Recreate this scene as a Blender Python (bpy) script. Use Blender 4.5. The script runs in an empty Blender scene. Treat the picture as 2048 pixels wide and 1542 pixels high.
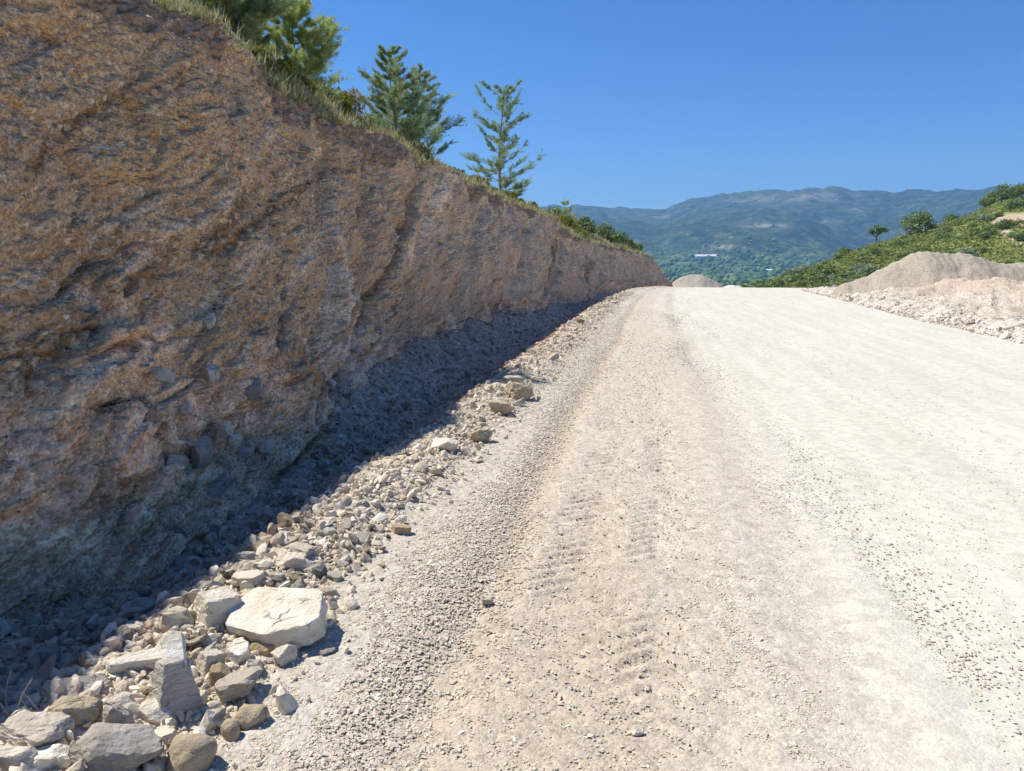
import bpy, bmesh, math, random
import numpy as np
from mathutils import Vector, Matrix

rng = np.random.default_rng(11)
random.seed(11)
SC = bpy.context.scene
COL = SC.collection
R = math.radians

# ------------------------------------------------------------------ camera
F = 1540.0
PITCH = math.atan(241 / F)
YAW = math.atan(286 / F * math.cos(PITCH))
EYE = np.array([0.0, 0.0, 1.6])
_f = np.array([-math.sin(YAW) * math.cos(PITCH), math.cos(YAW) * math.cos(PITCH), -math.sin(PITCH)])
_r = np.array([math.cos(YAW), math.sin(YAW), 0.0])
_u = np.array([-math.sin(YAW) * math.sin(PITCH), math.cos(YAW) * math.sin(PITCH), math.cos(PITCH)])


def ray(px, py):
    return _f + _r * (px - 1024) / F + _u * (771 - py) / F


def at_depth(px, py, Y):
    d = ray(px, py)
    return EYE + d * (Y / d[1])


def project(P):
    d = P - EYE
    w = np.maximum(d @ _f, 1e-3)
    return 1024 + F * (d @ _r) / w, 771 - F * (d @ _u) / w


cam = bpy.data.cameras.new('camera')
cam.sensor_width = 36.0
cam.lens = F / 2048 * 36.0
cam.clip_start = 0.05
cam.clip_end = 20000
co = bpy.data.objects.new('camera', cam)
co.location = EYE
co.rotation_euler = (math.pi / 2 - PITCH, 0, YAW)
COL.objects.link(co)
SC.camera = co


# ------------------------------------------------------------------ numpy noise
def _hash(ix, iy, iz, seed):
    h = (ix.astype(np.int64) * 374761393 + iy.astype(np.int64) * 668265263 + iz.astype(np.int64) * 2147483647 + seed * 974634541) & 0xFFFFFFFF
    h = ((h ^ (h >> 13)) * 1274126177) & 0xFFFFFFFF
    h = ((h ^ (h >> 16)) * 2246822519) & 0xFFFFFFFF
    return ((h ^ (h >> 15)) & 0xFFFFFF) / float(0xFFFFFF)


def vnoise(p, seed=0):
    i = np.floor(p).astype(np.int64)
    f = p - i
    f = f * f * f * (f * (f * 6 - 15) + 10)
    out = 0
    for dx in (0, 1):
        wx = f[:, 0] if dx else 1 - f[:, 0]
        for dy in (0, 1):
            wy = f[:, 1] if dy else 1 - f[:, 1]
            for dz in (0, 1):
                wz = f[:, 2] if dz else 1 - f[:, 2]
                out = out + wx * wy * wz * _hash(i[:, 0] + dx, i[:, 1] + dy, i[:, 2] + dz, seed)
    return out * 2 - 1


def fbm(p, octv=4, seed=0, gain=0.5):
    a, s, out = 1.0, 1.0, 0
    for o in range(octv):
        out = out + a * vnoise(p * s + o * 17.3, seed + o)
        a *= gain
        s *= 2.03
    return out


def worley(p, seed=0):
    i = np.floor(p).astype(np.int64)
    n = len(p)
    f1 = np.full(n, 9.0)
    f2 = np.full(n, 9.0)
    cid = np.zeros(n)
    off = np.zeros((n, 3))
    for dx in (-1, 0, 1):
        for dy in (-1, 0, 1):
            for dz in (-1, 0, 1):
                cx, cy, cz = i[:, 0] + dx, i[:, 1] + dy, i[:, 2] + dz
                q = np.stack([cx + _hash(cx, cy, cz, seed), cy + _hash(cx, cy, cz, seed + 1), cz + _hash(cx, cy, cz, seed + 2)], 1)
                dv = p - q
                d = np.sqrt((dv ** 2).sum(1))
                m = d < f1
                f2 = np.where(m, f1, np.minimum(f2, d))
                off[m] = dv[m]
                cid = np.where(m, _hash(cx, cy, cz, seed + 3), cid)
                f1 = np.where(m, d, f1)
    return f1, f2, cid, off


def P3(x, y, z=0):
    x = np.asarray(x, float)
    return np.stack([x, np.broadcast_to(np.asarray(y, float), x.shape), np.broadcast_to(np.asarray(z, float), x.shape)], -1).reshape(-1, 3)


def n2(x, y, s, octv=4, seed=0):
    x = np.asarray(x, float)
    return fbm(P3(x * s, np.asarray(y) * s), octv, seed).reshape(x.shape)


def sstep(a, b, x):
    t = np.clip((x - a) / (b - a), 0, 1)
    return t * t * (3 - 2 * t)


def gauss(x, w):
    return np.exp(-(x / w) ** 2)


# ------------------------------------------------------------------ mesh helpers
def mesh_arrays(name, V, Fc, smooth=False, attrs=None):
    V = np.asarray(V, np.float32)
    Fc = np.asarray(Fc, np.int32)
    m = bpy.data.meshes.new(name)
    m.vertices.add(len(V))
    m.vertices.foreach_set('co', V.ravel())
    k = Fc.shape[1]
    m.loops.add(Fc.size)
    m.loops.foreach_set('vertex_index', Fc.ravel())
    m.polygons.add(len(Fc))
    m.polygons.foreach_set('loop_start', np.arange(0, Fc.size, k, dtype=np.int32))
    m.polygons.foreach_set('loop_total', np.full(len(Fc), k, np.int32))
    m.polygons.foreach_set('use_smooth', np.full(len(Fc), smooth))
    for n, a in (attrs or {}).items():
        at = m.attributes.new(n, 'FLOAT', 'POINT')
        at.data.foreach_set('value', np.asarray(a, np.float32).ravel())
    m.update()
    m.validate()
    return m


def link(name, mesh, mat=None, parent=None, label=None, cat=None, group=None, kind=None, loc=None):
    o = bpy.data.objects.new(name, mesh)
    COL.objects.link(o)
    if mat is not None and mesh is not None and len(mesh.materials) == 0:
        mesh.materials.append(mat)
    if parent:
        o.parent = parent
    if loc is not None:
        o.location = [float(c) for c in loc]
    if label:
        o['label'] = label
    if cat:
        o['category'] = cat
    if group:
        o['group'] = group
    if kind:
        o['kind'] = kind
    return o


def grid_faces(nu, nv):
    a = np.arange(nu * nv).reshape(nu, nv)
    return np.stack([a[:-1, :-1], a[1:, :-1], a[1:, 1:], a[:-1, 1:]], -1).reshape(-1, 4)


def grid(name, X, Y, Z, mat, attrs=None, smooth=True, flip=False, **kw):
    nu, nv = X.shape
    Fc = grid_faces(nu, nv)
    if flip:
        Fc = Fc[:, ::-1]
    return link(name, mesh_arrays(name, np.stack([X, Y, Z], -1).reshape(-1, 3), Fc, smooth, attrs), mat, **kw)


# ------------------------------------------------------------------ material helpers
class M:
    def __init__(s, name):
        s.m = bpy.data.materials.new(name)
        s.m.use_nodes = True
        s.t = s.m.node_tree
        s.t.nodes.clear()
        s.out = s.t.nodes.new('ShaderNodeOutputMaterial')

    def n(s, typ, ins=None, **props):
        nd = s.t.nodes.new('ShaderNode' + typ)
        for k, v in props.items():
            setattr(nd, k, v)
        for k, v in (ins or {}).items():
            sk = nd.inputs[k]
            if isinstance(v, bpy.types.NodeSocket):
                s.t.links.new(v, sk)
            else:
                if isinstance(v, tuple) and len(v) == 3 and sk.type == 'RGBA':
                    v = v + (1,)
                sk.default_value = v
        return nd

    def pos(s):
        return s.n('NewGeometry').outputs['Position']

    def obj(s):
        return s.n('TexCoord').outputs['Object']

    def attr(s, name):
        return s.n('Attribute', attribute_name=name).outputs['Fac']

    def noise(s, v, scale, detail=4, rough=0.55, dist=0.0):
        return s.n('TexNoise', {'Vector': v, 'Scale': scale, 'Detail': float(detail), 'Roughness': rough, 'Distortion': dist}).outputs['Fac']

    def vor(s, v, scale, feature='F1', out='Distance', rnd=1.0):
        return s.n('TexVoronoi', {'Vector': v, 'Scale': scale, 'Randomness': rnd}, feature=feature).outputs[out]

    def math(s, op, a, b=0.0, clamp=False):
        nd = s.n('Math', {0: a, 1: b}, operation=op)
        nd.use_clamp = clamp
        return nd.outputs[0]

    def ramp(s, fac, stops, interp='LINEAR'):
        nd = s.n('ValToRGB', {'Fac': fac})
        cr = nd.color_ramp
        cr.interpolation = interp
        while len(cr.elements) < len(stops):
            cr.elements.new(0.5)
        for e, (p, c) in zip(cr.elements, stops):
            e.position = p
            e.color = tuple(c) + (1,) if len(c) == 3 else c
        return nd.outputs['Color']

    def step(s, fac, a, b):
        return s.n('MapRange', {'Value': fac, 'From Min': a, 'From Max': b}, interpolation_type='SMOOTHSTEP').outputs[0]

    def mix(s, fac, a, b, blend='MIX'):
        nd = s.n('Mix', {}, data_type='RGBA', blend_type=blend)
        for k, v in ((0, fac), (6, a), (7, b)):
            if isinstance(v, bpy.types.NodeSocket):
                s.t.links.new(v, nd.inputs[k])
            else:
                nd.inputs[k].default_value = (v + (1,)) if isinstance(v, tuple) else v
        return nd.outputs[2]

    def vmap(s, v, scale=(1, 1, 1), rot=(0, 0, 0), loc=(0, 0, 0)):
        return s.n('Mapping', {'Vector': v, 'Scale': scale, 'Rotation': rot, 'Location': loc}).outputs[0]

    def bump(s, h, strength=0.5, dist=0.02, normal=None):
        ins = {'Height': h, 'Strength': strength, 'Distance': dist}
        if normal is not None:
            ins['Normal'] = normal
        return s.n('Bump', ins).outputs[0]

    def surf(s, color, normal=None, rough=0.95, spec=0.15):
        ins = {'Base Color': color, 'Roughness': rough, 'Specular IOR Level': spec}
        if normal is not None:
            ins['Normal'] = normal
        b = s.n('BsdfPrincipled', ins)
        s.t.links.new(b.outputs[0], s.out.inputs[0])
        return s.m

    def leaf(s, color, trans=0.3):
        d = s.n('BsdfDiffuse', {'Color': color})
        t = s.n('BsdfTranslucent', {'Color': color})
        x = s.n('MixShader', {0: trans, 1: d.outputs[0], 2: t.outputs[0]})
        s.t.links.new(x.outputs[0], s.out.inputs[0])
        return s.m


# ------------------------------------------------------------------ layout functions
_ty = np.linspace(-60, 160, 2201)


def _tab(ys, vs, w=21):
    v = np.interp(_ty, ys, vs)
    v = np.convolve(np.pad(v, w // 2, mode='edge'), np.ones(w) / w, 'valid')
    return lambda y: np.interp(y, _ty, v)


shift = _tab([0, 30, 45, 55, 62, 70, 77, 110], [0, 0, .3, .8, 1.6, 3.1, 4.8, 13], 41)
_base = _tab([0, 3.4, 4.3, 6.4, 7.4, 8.2, 9.4, 12, 16, 22, 36, 90], [-3.6, -3.55, -3.15, -3.15, -3.3, -3.6, -3.85, -4.25, -4.65, -4.25, -3.6, -3.5], 7)
_edge = _tab([0, 9, 15, 20, 28, 40, 90], [-4.6, -4.6, -5.0, -5.08, -4.95, -4.75, -4.8], 21)
edge_h = _tab([-60, 5, 8, 10, 15, 20, 28, 33, 37, 41, 56, 66, 75, 78, 82, 90, 160], [4.6, 4.14, 3.96, 3.88, 3.84, 3.8, 3.75, 3.66, 3.45, 3.25, 3.01, 2.83, 2.44, 1.5, -.2, -2.0, -8], 15)
r_edge = _tab([0, 24, 35, 52, 70, 110], [7.5, 7.6, 8.3, 9.3, 12.0, 20], 41)
hill_k = _tab([-60, 18, 32, 58, 75, 90, 160], [.52, .52, .44, .42, .34, .12, .02], 61)


def base_x(y):
    return _base(y) + shift(y)


def edge_x(y):
    return _edge(y) + shift(y) + 0.10 * n2(y, 0 * y, .9, 3, 71)


def ground_z(x, y):
    x = np.asarray(x, float)
    y = np.broadcast_to(np.asarray(y, float), x.shape)
    u = x - shift(y)
    z = -np.maximum(y - 45, 0) ** 2 / 1800
    z = z + .018 * n2(x, y, .5, 3, 3)
    left = u < 3
    # wheel rut and loose windrows
    wob = .06 * n2(y, 0 * y, .35, 2, 9)
    z = z - .018 * gauss(u + .78 + wob, .12) + .011 * gauss(u + 1.02 + wob, .14) + .006 * gauss(u + .58 + wob, .09) + .012 * gauss(u - .52, .16) + .006 * gauss(u - 1.05, .1)
    # berm
    nb = n2(y, 0 * y, .8, 3, 21)
    bh = (.055 + .04 * nb)
    z = z + bh * gauss(u + 1.98 + .1 * n2(y, 0 * y + 5, .6, 2, 22), .30) + .03 * sstep(-1.3, -1.9, u)
    # ditch and talus foot
    bu = _base(y)
    t = np.clip((u + 2.08) / (bu + 2.08), 0, 1.4)
    dd = sstep(0, .40, t) * (-.42 + .10 * sstep(14, 24, y))
    tal = sstep(.45, 1.05, t) * (.10 + .42 * sstep(6.5, 9, y) * sstep(40, 20, y) + .1 * n2(x, y, .7, 3, 31))
    z = z + np.where(u < -2.08, dd + tal, 0)
    # right bank of rubble
    v = x - r_edge(y)
    vm = np.maximum(v, 0)
    prof = .30 * sstep(0, .9, vm) + .35 * sstep(.8, 3.2, vm) + .36 * sstep(2.5, 5.0, vm) - .75 * sstep(7, 14, vm)
    prof = prof * (.75 + .35 * n2(x, y, .35, 3, 41) + .2 * n2(x, y, .13, 2, 43)) * sstep(62, 44, y)
    z = z + prof
    return z


def hill_z(x, y):
    x = np.asarray(x, float)
    y = np.broadcast_to(np.asarray(y, float), x.shape)
    d = np.maximum(edge_x(y) - x, 0)
    k = hill_k(y)
    rise = k * (np.minimum(d, 13) + 8 * (1 - np.exp(-np.maximum(d - 13, 0) / 8)))
    z = edge_h(y) + rise + (.12 * n2(x, y, .6, 3, 51) + .25 * n2(x, y, .15, 2, 53)) * np.clip(d / 1.5, 0, 1)
    fall = sstep(28, 75, d)
    return z * (1 - fall) - 9 * fall


FLOOR = -30.0


NORM = None


def far_z(x, y, raw=False):
    norm = NORM
    x = np.asarray(x, float)
    y = np.asarray(y, float)
    r = np.hypot(x, y)
    az = np.degrees(np.arctan2(x, y))
    z = -2.6 + (FLOOR + 2.6) * sstep(70, 700, r)
    z = z + 2.0 * n2(x, y, .004, 3, 61) * sstep(300, 900, r)
    # mountain ridge: elevation angle (px above eye level) against azimuth
    pa = np.array([1100, 1150, 1240, 1320, 1350, 1385, 1440, 1470, 1500, 1560, 1620, 1660, 1700, 1760, 1800, 1850, 1900, 1950, 2000, 2060, 2200, 2400, 2700])
    pe = np.array([112, 113, 112, 108, 118, 127, 138, 143, 147, 144, 149, 146, 141, 143, 139, 143, 152, 151, 148, 146, 140, 120, 90])
    angs = np.degrees(np.arctan((pa - 1310) / F))
    el = np.interp(az, angs, pe) / F * np.cos(np.radians(np.clip(az, -30, 60)) + YAW)
    wob = 2.6 * fbm(P3(az * 1.1, 0 * az), 4, 67).reshape(np.shape(az)) + 1.3 * fbm(P3(az * 4.5, 0 * az), 3, 68).reshape(np.shape(az))
    el = el + wob / F
    el = np.where(az < angs[0], np.interp(az, [-70, angs[0]], [.05, pe[0] / F]), el)
    rr = 4200.0
    top = el * rr * 1.012 + 1.6
    t = np.clip((r - 1500) / (rr - 1500), 0, 1.6)
    up = .10 * sstep(0, .35, t) + .90 * sstep(.12, 1.0, t) ** 1.15
    spur = (n2(x, y, .0011, 5, 65) * .16 + np.abs(n2(x + y * .4, y * .5, .0022, 4, 66)) * -.12) * sstep(.1, .4, t) * sstep(1.02, .8, t)
    up = np.clip(up + spur, 0, 1.3) * np.where(t > 1, 1 - .5 * (t - 1), 1)
    if norm is not None:
        up = up * np.interp(az, norm[0], norm[1])
    if raw:
        return up, top, z
    return z + (top - FLOOR) * up * sstep(-75, -45, az) * sstep(100, 70, az)


def _ridge_norm():
    """Scale each bearing so that its skyline stands at the ridge height read off the photograph."""
    az = np.linspace(-50, 80, 300)
    rr = np.linspace(2000, 5200, 200)
    A, Rr = np.meshgrid(np.radians(az), rr, indexing='ij')
    up, top, z = far_z(Rr * np.sin(A), Rr * np.cos(A), raw=True)
    want = top[:, :1] * 0 + (top[:, :1] - 1.6) / 4200.0 / 1.012
    need = ((want * Rr + 1.6 - z) / (top - FLOOR)) / np.maximum(up, .05)
    k = need.min(1)
    k = np.convolve(np.pad(k, 2, mode='edge'), np.ones(5) / 5, 'valid')
    return az, k


NORM = _ridge_norm()


# ------------------------------------------------------------------ materials
def mat_road():
    m = M('crushed_stone')
    p = m.pos()
    grey, soil, dust_glare = m.attr('grey'), m.attr('soil'), m.attr('dust_glare')
    long = m.vmap(p, (1, .07, 1))
    patch = m.noise(long, 2.2, 5, .6)
    base = m.ramp(m.noise(p, 5.0, 6, .6), [(.3, (.47, .415, .325)), (.7, (.565, .51, .415))])
    base = m.mix(m.step(m.math('ADD', soil, m.math('MULTIPLY', patch, .6)), .5, 1.45), base, (.475, .40, .305))
    base = m.mix(m.step(m.math('ADD', grey, m.math('MULTIPLY', patch, .5)), .45, 1.05), base, (.49, .47, .42))
    white = m.ramp(m.noise(long, 3.0, 6, .6), [(.28, (.535, .505, .42)), (.5, (.585, .555, .465)), (.72, (.63, .60, .51))])
    base = m.mix(m.step(m.math('ADD', dust_glare, m.math('MULTIPLY', m.math('SUBTRACT', patch, .5), .8)), .25, .85), base, white)  # white limestone dust, with glare on the right side painted into the colour
    # individual chips
    chip = m.vor(p, 85.0, 'F1', 'Color')
    cv = m.n('SeparateColor', {0: chip}).outputs[0]
    chip2 = m.n('SeparateColor', {0: m.vor(p, 34.0, 'F1', 'Color')}).outputs[1]
    val = m.math('ADD', m.math('MULTIPLY', cv, .55), m.math('MULTIPLY', chip2, .35))
    amt = m.math('SUBTRACT', 1.0, m.math('MULTIPLY', dust_glare, .62))
    shade = m.ramp(val, [(.05, (.70, .69, .67)), (.45, (1, 1, 1)), (.85, (1.18, 1.17, 1.14))])
    base = m.mix(amt, base, m.mix(1.0, base, shade, 'MULTIPLY'))
    wide = m.n('SeparateColor', {0: m.vor(p, 14.0, 'F1', 'Color')}).outputs[2]
    base = m.mix(1.0, base, m.ramp(m.math('ADD', m.math('MULTIPLY', wide, .5), m.math('MULTIPLY', m.noise(p, 9., 5, .7), .5)), [(.2, (.88, .875, .87)), (.5, (1, 1, 1)), (.8, (1.06, 1.06, 1.05))]), 'MULTIPLY')
    # sparse grey chips in the dusty part
    sp = m.step(cv, .86, .93)
    sp = m.math('MULTIPLY', sp, m.step(m.noise(long, 4.0, 4), .42, .62))
    base = m.mix(m.math('MULTIPLY', sp, .5), base, (.36, .355, .34))
    h1 = m.vor(p, 85.0)
    h2 = m.vor(p, 34.0)
    hh = m.math('ADD', m.math('MULTIPLY', h1, -.5), m.math('MULTIPLY', h2, -.8))
    hh = m.math('ADD', m.math('MULTIPLY', hh, amt), m.math('MULTIPLY', m.noise(p, 120., 3), .5))
    nrm = m.bump(hh, .55, .010)
    return m.surf(base, nrm, .95, .1)


def mat_verge():
    m = M('rubble_soil')
    p = m.pos()
    c = m.ramp(m.noise(p, 3.0, 7, .6), [(.25, (.40, .325, .23)), (.5, (.52, .445, .335)), (.75, (.60, .53, .42))])
    blue = m.ramp(m.noise(p, 6.0, 6, .65), [(.3, (.41, .295, .22)), (.7, (.68, .52, .40))])
    c = m.mix(m.attr('ditch'), c, blue)
    red = m.step(m.math('MULTIPLY', m.attr('clay'), m.noise(p, .8, 4)), .32, .5)
    c = m.mix(red, c, (.53, .43, .335))
    c = m.mix(m.attr('pale'), c, m.ramp(m.noise(p, 4., 6, .6), [(.3, (.52, .45, .36)), (.7, (.70, .66, .58))]))
    v = m.n('SeparateColor', {0: m.vor(p, 48.0, 'F1', 'Color')}).outputs[0]
    v2 = m.n('SeparateColor', {0: m.vor(p, 16.0, 'F1', 'Color')}).outputs[0]
    c = m.mix(1.0, c, m.ramp(m.math('ADD', m.math('MULTIPLY', v, .5), m.math('MULTIPLY', v2, .5)), [(.1, (.6, .6, .6)), (.5, (1, 1, 1)), (.9, (1.25, 1.24, 1.2))]), 'MULTIPLY')
    hh = m.math('ADD', m.math('MULTIPLY', m.vor(p, 48.), -.5), m.math('ADD', m.math('MULTIPLY', m.vor(p, 16.), -1.2), m.noise(p, 40., 4)))
    return m.surf(c, m.bump(hh, .8, .025), .95, .1)


def mat_cliff():
    m = M('fractured_shale')
    p = m.pos()
    s = m.vmap(p, rot=(R(-23), 0, 0))
    warp = m.n('TexNoise', {'Vector': p, 'Scale': .8, 'Detail': 3.0}).outputs['Color']
    s = m.n('Vector' + 'Math', {0: s, 1: m.n('VectorMath', {0: warp, 'Scale': .12}, operation='SCALE').outputs[0]}, operation='ADD').outputs[0]
    bed = m.vmap(s, (.7, .36, 1.35))
    fine = m.vmap(s, (1.0, .85, 1.25))
    col = m.ramp(m.noise(bed, 1.5, 8, .62), [(.26, (.17, .12, .078)), (.42, (.255, .19, .128)), (.52, (.28, .22, .16)), (.64, (.285, .20, .118)), (.8, (.33, .27, .20))])
    och = m.step(m.noise(m.vmap(bed, loc=(7, 3, 1)), 2.2, 6, .65), .52, .68)
    yfac = m.n('SeparateXYZ', {0: p}).outputs[1]
    near = m.step(yfac, 13.0, 5.0)
    col = m.mix(m.math('MULTIPLY', och, m.math('ADD', .10, m.math('MULTIPLY', near, .30))), col, (.275, .20, .12))
    rust = m.step(m.noise(m.vmap(bed, loc=(1, 13, 4)), 3.1, 6, .6), .57, .70)
    col = m.mix(m.math('MULTIPLY', rust, .42), col, (.20, .115, .066))
    # grey and violet tint further along
    far = m.step(yfac, 7.0, 22.0)
    gr = m.ramp(m.noise(fine, 2.0, 7, .62), [(.3, (.21, .172, .14)), (.5, (.33, .275, .225)), (.68, (.43, .375, .32))])
    col = m.mix(m.math('MULTIPLY', far, .8), col, gr)
    # bluish shale seams
    seam = m.step(m.noise(m.vmap(s, (.8, .16, 2.4), loc=(3, 1, 9)), 1.7, 5, .55), .585, .66)
    col = m.mix(m.math('MULTIPLY', seam, .8), col, m.ramp(m.noise(fine, 9., 4), [(.3, (.26, .22, .18)), (.7, (.46, .40, .33))]))
    # lower grey-green rock
    low = m.step(m.math('ADD', m.attr('low'), m.math('MULTIPLY', m.math('SUBTRACT', m.noise(fine, 1.3, 6, .6), .5), 1.5)), .42, .68)
    lowc = m.ramp(m.noise(fine, 3.5, 6, .6), [(.25, (.17, .12, .085)), (.42, (.34, .255, .19)), (.56, (.48, .37, .28)), (.70, (.70, .56, .44))])
    col = m.mix(low, col, lowc)
    pale = m.math('MULTIPLY', m.attr('pale'), m.step(m.noise(fine, 2.6, 6, .6), .42, .55))
    col = m.mix(pale, col, m.ramp(m.noise(p, 7., 5), [(.3, (.38, .34, .29)), (.7, (.58, .52, .45))]))
    dk = m.math('MULTIPLY', m.attr('dark'), m.step(m.noise(fine, 3.0, 5, .6), .30, .50))
    col = m.mix(m.math('MULTIPLY', dk, .85), col, (.105, .07, .04))
    gb = m.math('MULTIPLY', m.attr('greyband'), m.step(m.noise(fine, 4.0, 5, .6), .44, .56))
    col = m.mix(m.math('MULTIPLY', gb, .85), col, (.37, .32, .265))
    # chips
    chip = m.n('SeparateColor', {0: m.vor(m.vmap(s, (1, .8, 1.15)), 20.0, 'F1', 'Color')})
    col = m.mix(m.math('MULTIPLY', m.step(chip.outputs[0], .86, .92), .6), col, (.27, .235, .21))
    col = m.mix(m.math('MULTIPLY', m.step(chip.outputs[1], .9, .95), .45), col, (.45, .41, .33))
    chip3 = m.n('SeparateColor', {0: m.vor(m.vmap(s, (1, .85, 1.1)), 52.0, 'F1', 'Color')}).outputs[0]
    col = m.mix(1.0, col, m.ramp(chip3, [(.05, (1.36, 1.13, .90)), (.5, (2.08, 1.75, 1.41)), (.95, (2.65, 2.29, 1.92))]), 'MULTIPLY')
    soil = m.step(m.math('ADD', m.attr('soil'), m.math('MULTIPLY', m.math('SUBTRACT', m.noise(p, 3.5, 6, .65), .5), 1.6)), .45, .75)
    sc = m.ramp(m.noise(p, 9., 7, .7), [(.3, (.17, .11, .075)), (.5, (.34, .235, .16)), (.6, (.46, .33, .235)), (.68, (.70, .58, .45))])
    col = m.mix(soil, col, sc)
    h = m.math('ADD', m.math('MULTIPLY', m.noise(fine, 12., 6, .62), 1.0), m.math('MULTIPLY', m.vor(m.vmap(s, (1, .8, 1.15)), 20.), -.7))
    h = m.math('ADD', h, m.math('MULTIPLY', m.vor(m.vmap(s, (1, .85, 1.1)), 52.), -.45))
    return m.surf(col, m.bump(h, .62, .05), .93, .15)


def mat_rock(name, stops, bands=0.0):
    m = M(name)
    o = m.n('TexCoord').outputs['Object']
    rnd = m.n('ObjectInfo').outputs['Random']
    off = m.n('VectorMath', {0: o, 1: m.n('CombineXYZ', {0: m.math('MULTIPLY', rnd, 37.0), 1: m.math('MULTIPLY', rnd, 11.0)}).outputs[0]}, operation='ADD').outputs[0]
    c = m.ramp(m.noise(off, 9.0, 8, .62, .4), stops)
    vein = m.step(m.noise(m.vmap(off, (1, 1, 3)), 14., 6, .6), .56, .72)
    c = m.mix(m.math('MULTIPLY', vein, .35), c, tuple(.6 * v for v in stops[0][1]))
    c = m.mix(1.0, c, m.ramp(rnd, [(0, (.82, .80, .78)), (.5, (1, 1, 1)), (1, (1.1, 1.1, 1.08))]), 'MULTIPLY')
    wv = m.n('VectorMath', {0: off, 1: m.n('VectorMath', {0: m.n('TexNoise', {'Vector': off, 'Scale': 14.0}).outputs['Color'], 'Scale': .05}, operation='SCALE').outputs[0]}, operation='ADD').outputs[0]
    ck = m.step(m.vor(m.vmap(wv, (1, 1.7, 1.4)), 5.5, 'DISTANCE_TO_EDGE'), .035, .0)
    ck = m.math('MULTIPLY', ck, m.step(m.noise(off, 6., 3), .52, .64))
    c = m.mix(m.math('MULTIPLY', ck, .4), c, tuple(.35 * v for v in stops[0][1]))
    h = m.math('ADD', m.math('MULTIPLY', ck, -.8), m.noise(off, 30., 7, .65))
    h = m.math('ADD', h, m.math('MULTIPLY', m.noise(m.vmap(off, (1, 1, 5)), 12., 5), bands))
    return m.surf(c, m.bump(h, .8, .022), .92, .12)


def mat_tone(name, stops, bump=200., rough=.95):
    m = M(name)
    c = m.ramp(m.attr('tone'), stops)
    p = m.pos()
    c = m.mix(1.0, c, m.ramp(m.noise(p, bump * .4, 4), [(.25, (.78, .78, .78)), (.75, (1.2, 1.2, 1.2))]), 'MULTIPLY')
    return m.surf(c, m.bump(m.noise(p, bump, 3), .4, .006), rough, .1)


def mat_leaf(name, stops, trans=.3):
    m = M(name)
    return m.leaf(m.ramp(m.attr('tone'), stops), trans)


def mat_bark(name, a, b):
    m = M(name)
    o = m.obj()
    n = m.noise(m.vmap(o, (1, 1, .25)), 30., 6, .65)
    return m.surf(m.ramp(n, [(.3, a), (.7, b)]), m.bump(n, .8, .02))


def mat_hill():
    m = M('dry_hill_soil')
    p = m.pos()
    n = m.noise(p, 1.5, 7, .62)
    c = m.ramp(n, [(.28, (.20, .14, .075)), (.5, (.33, .26, .13)), (.72, (.42, .36, .19))])
    c = m.mix(m.step(m.noise(p, .5, 5), .5, .62), c, (.15, .16, .05))
    return m.surf(c, m.bump(m.noise(p, 14., 6), .8, .05))


def mat_scrub():
    m = M('scrub_ground')
    p = m.pos()
    c = m.ramp(m.noise(p, .5, 7, .65), [(.28, (.12, .16, .04)), (.5, (.22, .26, .075)), (.72, (.36, .34, .13))])
    c = m.mix(m.attr('track'), c, m.ramp(m.noise(p, .9, 6, .6), [(.3, (.36, .27, .17)), (.7, (.56, .46, .33))]))
    return m.surf(c, m.bump(m.noise(p, 2.5, 6), .9, .3))


def mat_heap(name, a, b):
    m = M(name)
    p = m.pos()
    c = m.ramp(m.noise(p, .8, 8, .7), [(.3, a), (.7, b)])
    v = m.n('SeparateColor', {0: m.vor(p, 22., 'F1', 'Color')}).outputs[0]
    c = m.mix(1.0, c, m.ramp(v, [(.05, (.75, .75, .75)), (.5, (1, 1, 1)), (.95, (1.18, 1.18, 1.16))]), 'MULTIPLY')
    h = m.math('ADD', m.noise(p, 30., 4), m.math('MULTIPLY', m.vor(p, 22.), -.6))
    return m.surf(c, m.bump(h, .6, .04))


def mat_mountain():
    m = M('forested_slope')
    p = m.pos()
    tree = m.noise(p, .022, 8, .75)
    c = m.ramp(tree, [(.36, (.008, .022, .01)), (.5, (.04, .07, .024)), (.62, (.15, .18, .07))])
    big = m.noise(p, .0028, 6, .62)
    c = m.mix(m.math('MULTIPLY', m.step(big, .50, .64), .65), c, (.12, .135, .055))
    zz = m.n('SeparateXYZ', {0: p}).outputs[2]
    lowf = m.step(zz, 70., -10.)
    field = m.n('SeparateColor', {0: m.vor(m.vmap(p, (.5, 1, 0)), .006, 'F1', 'Color')}).outputs[0]
    fc = m.ramp(field, [(.2, (.18, .27, .085)), (.6, (.32, .40, .135)), (.9, (.48, .48, .25))])
    c = m.mix(m.math('MULTIPLY', lowf, .8), c, m.mix(m.step(tree, .62, .45), fc, (.07, .12, .045)))
    rock = m.math('MULTIPLY', m.attr('bare'), m.math('MULTIPLY', m.step(m.noise(p, .012, 7, .72), .44, .60), .85))
    c = m.mix(rock, c, (.36, .30, .235))
    c = m.mix(m.math('MULTIPLY', m.attr('field'), m.step(m.noise(p, .02, 6, .7), .42, .56)), c, (.42, .39, .28))
    return m.surf(c, m.bump(tree, .9, 25.))


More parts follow.
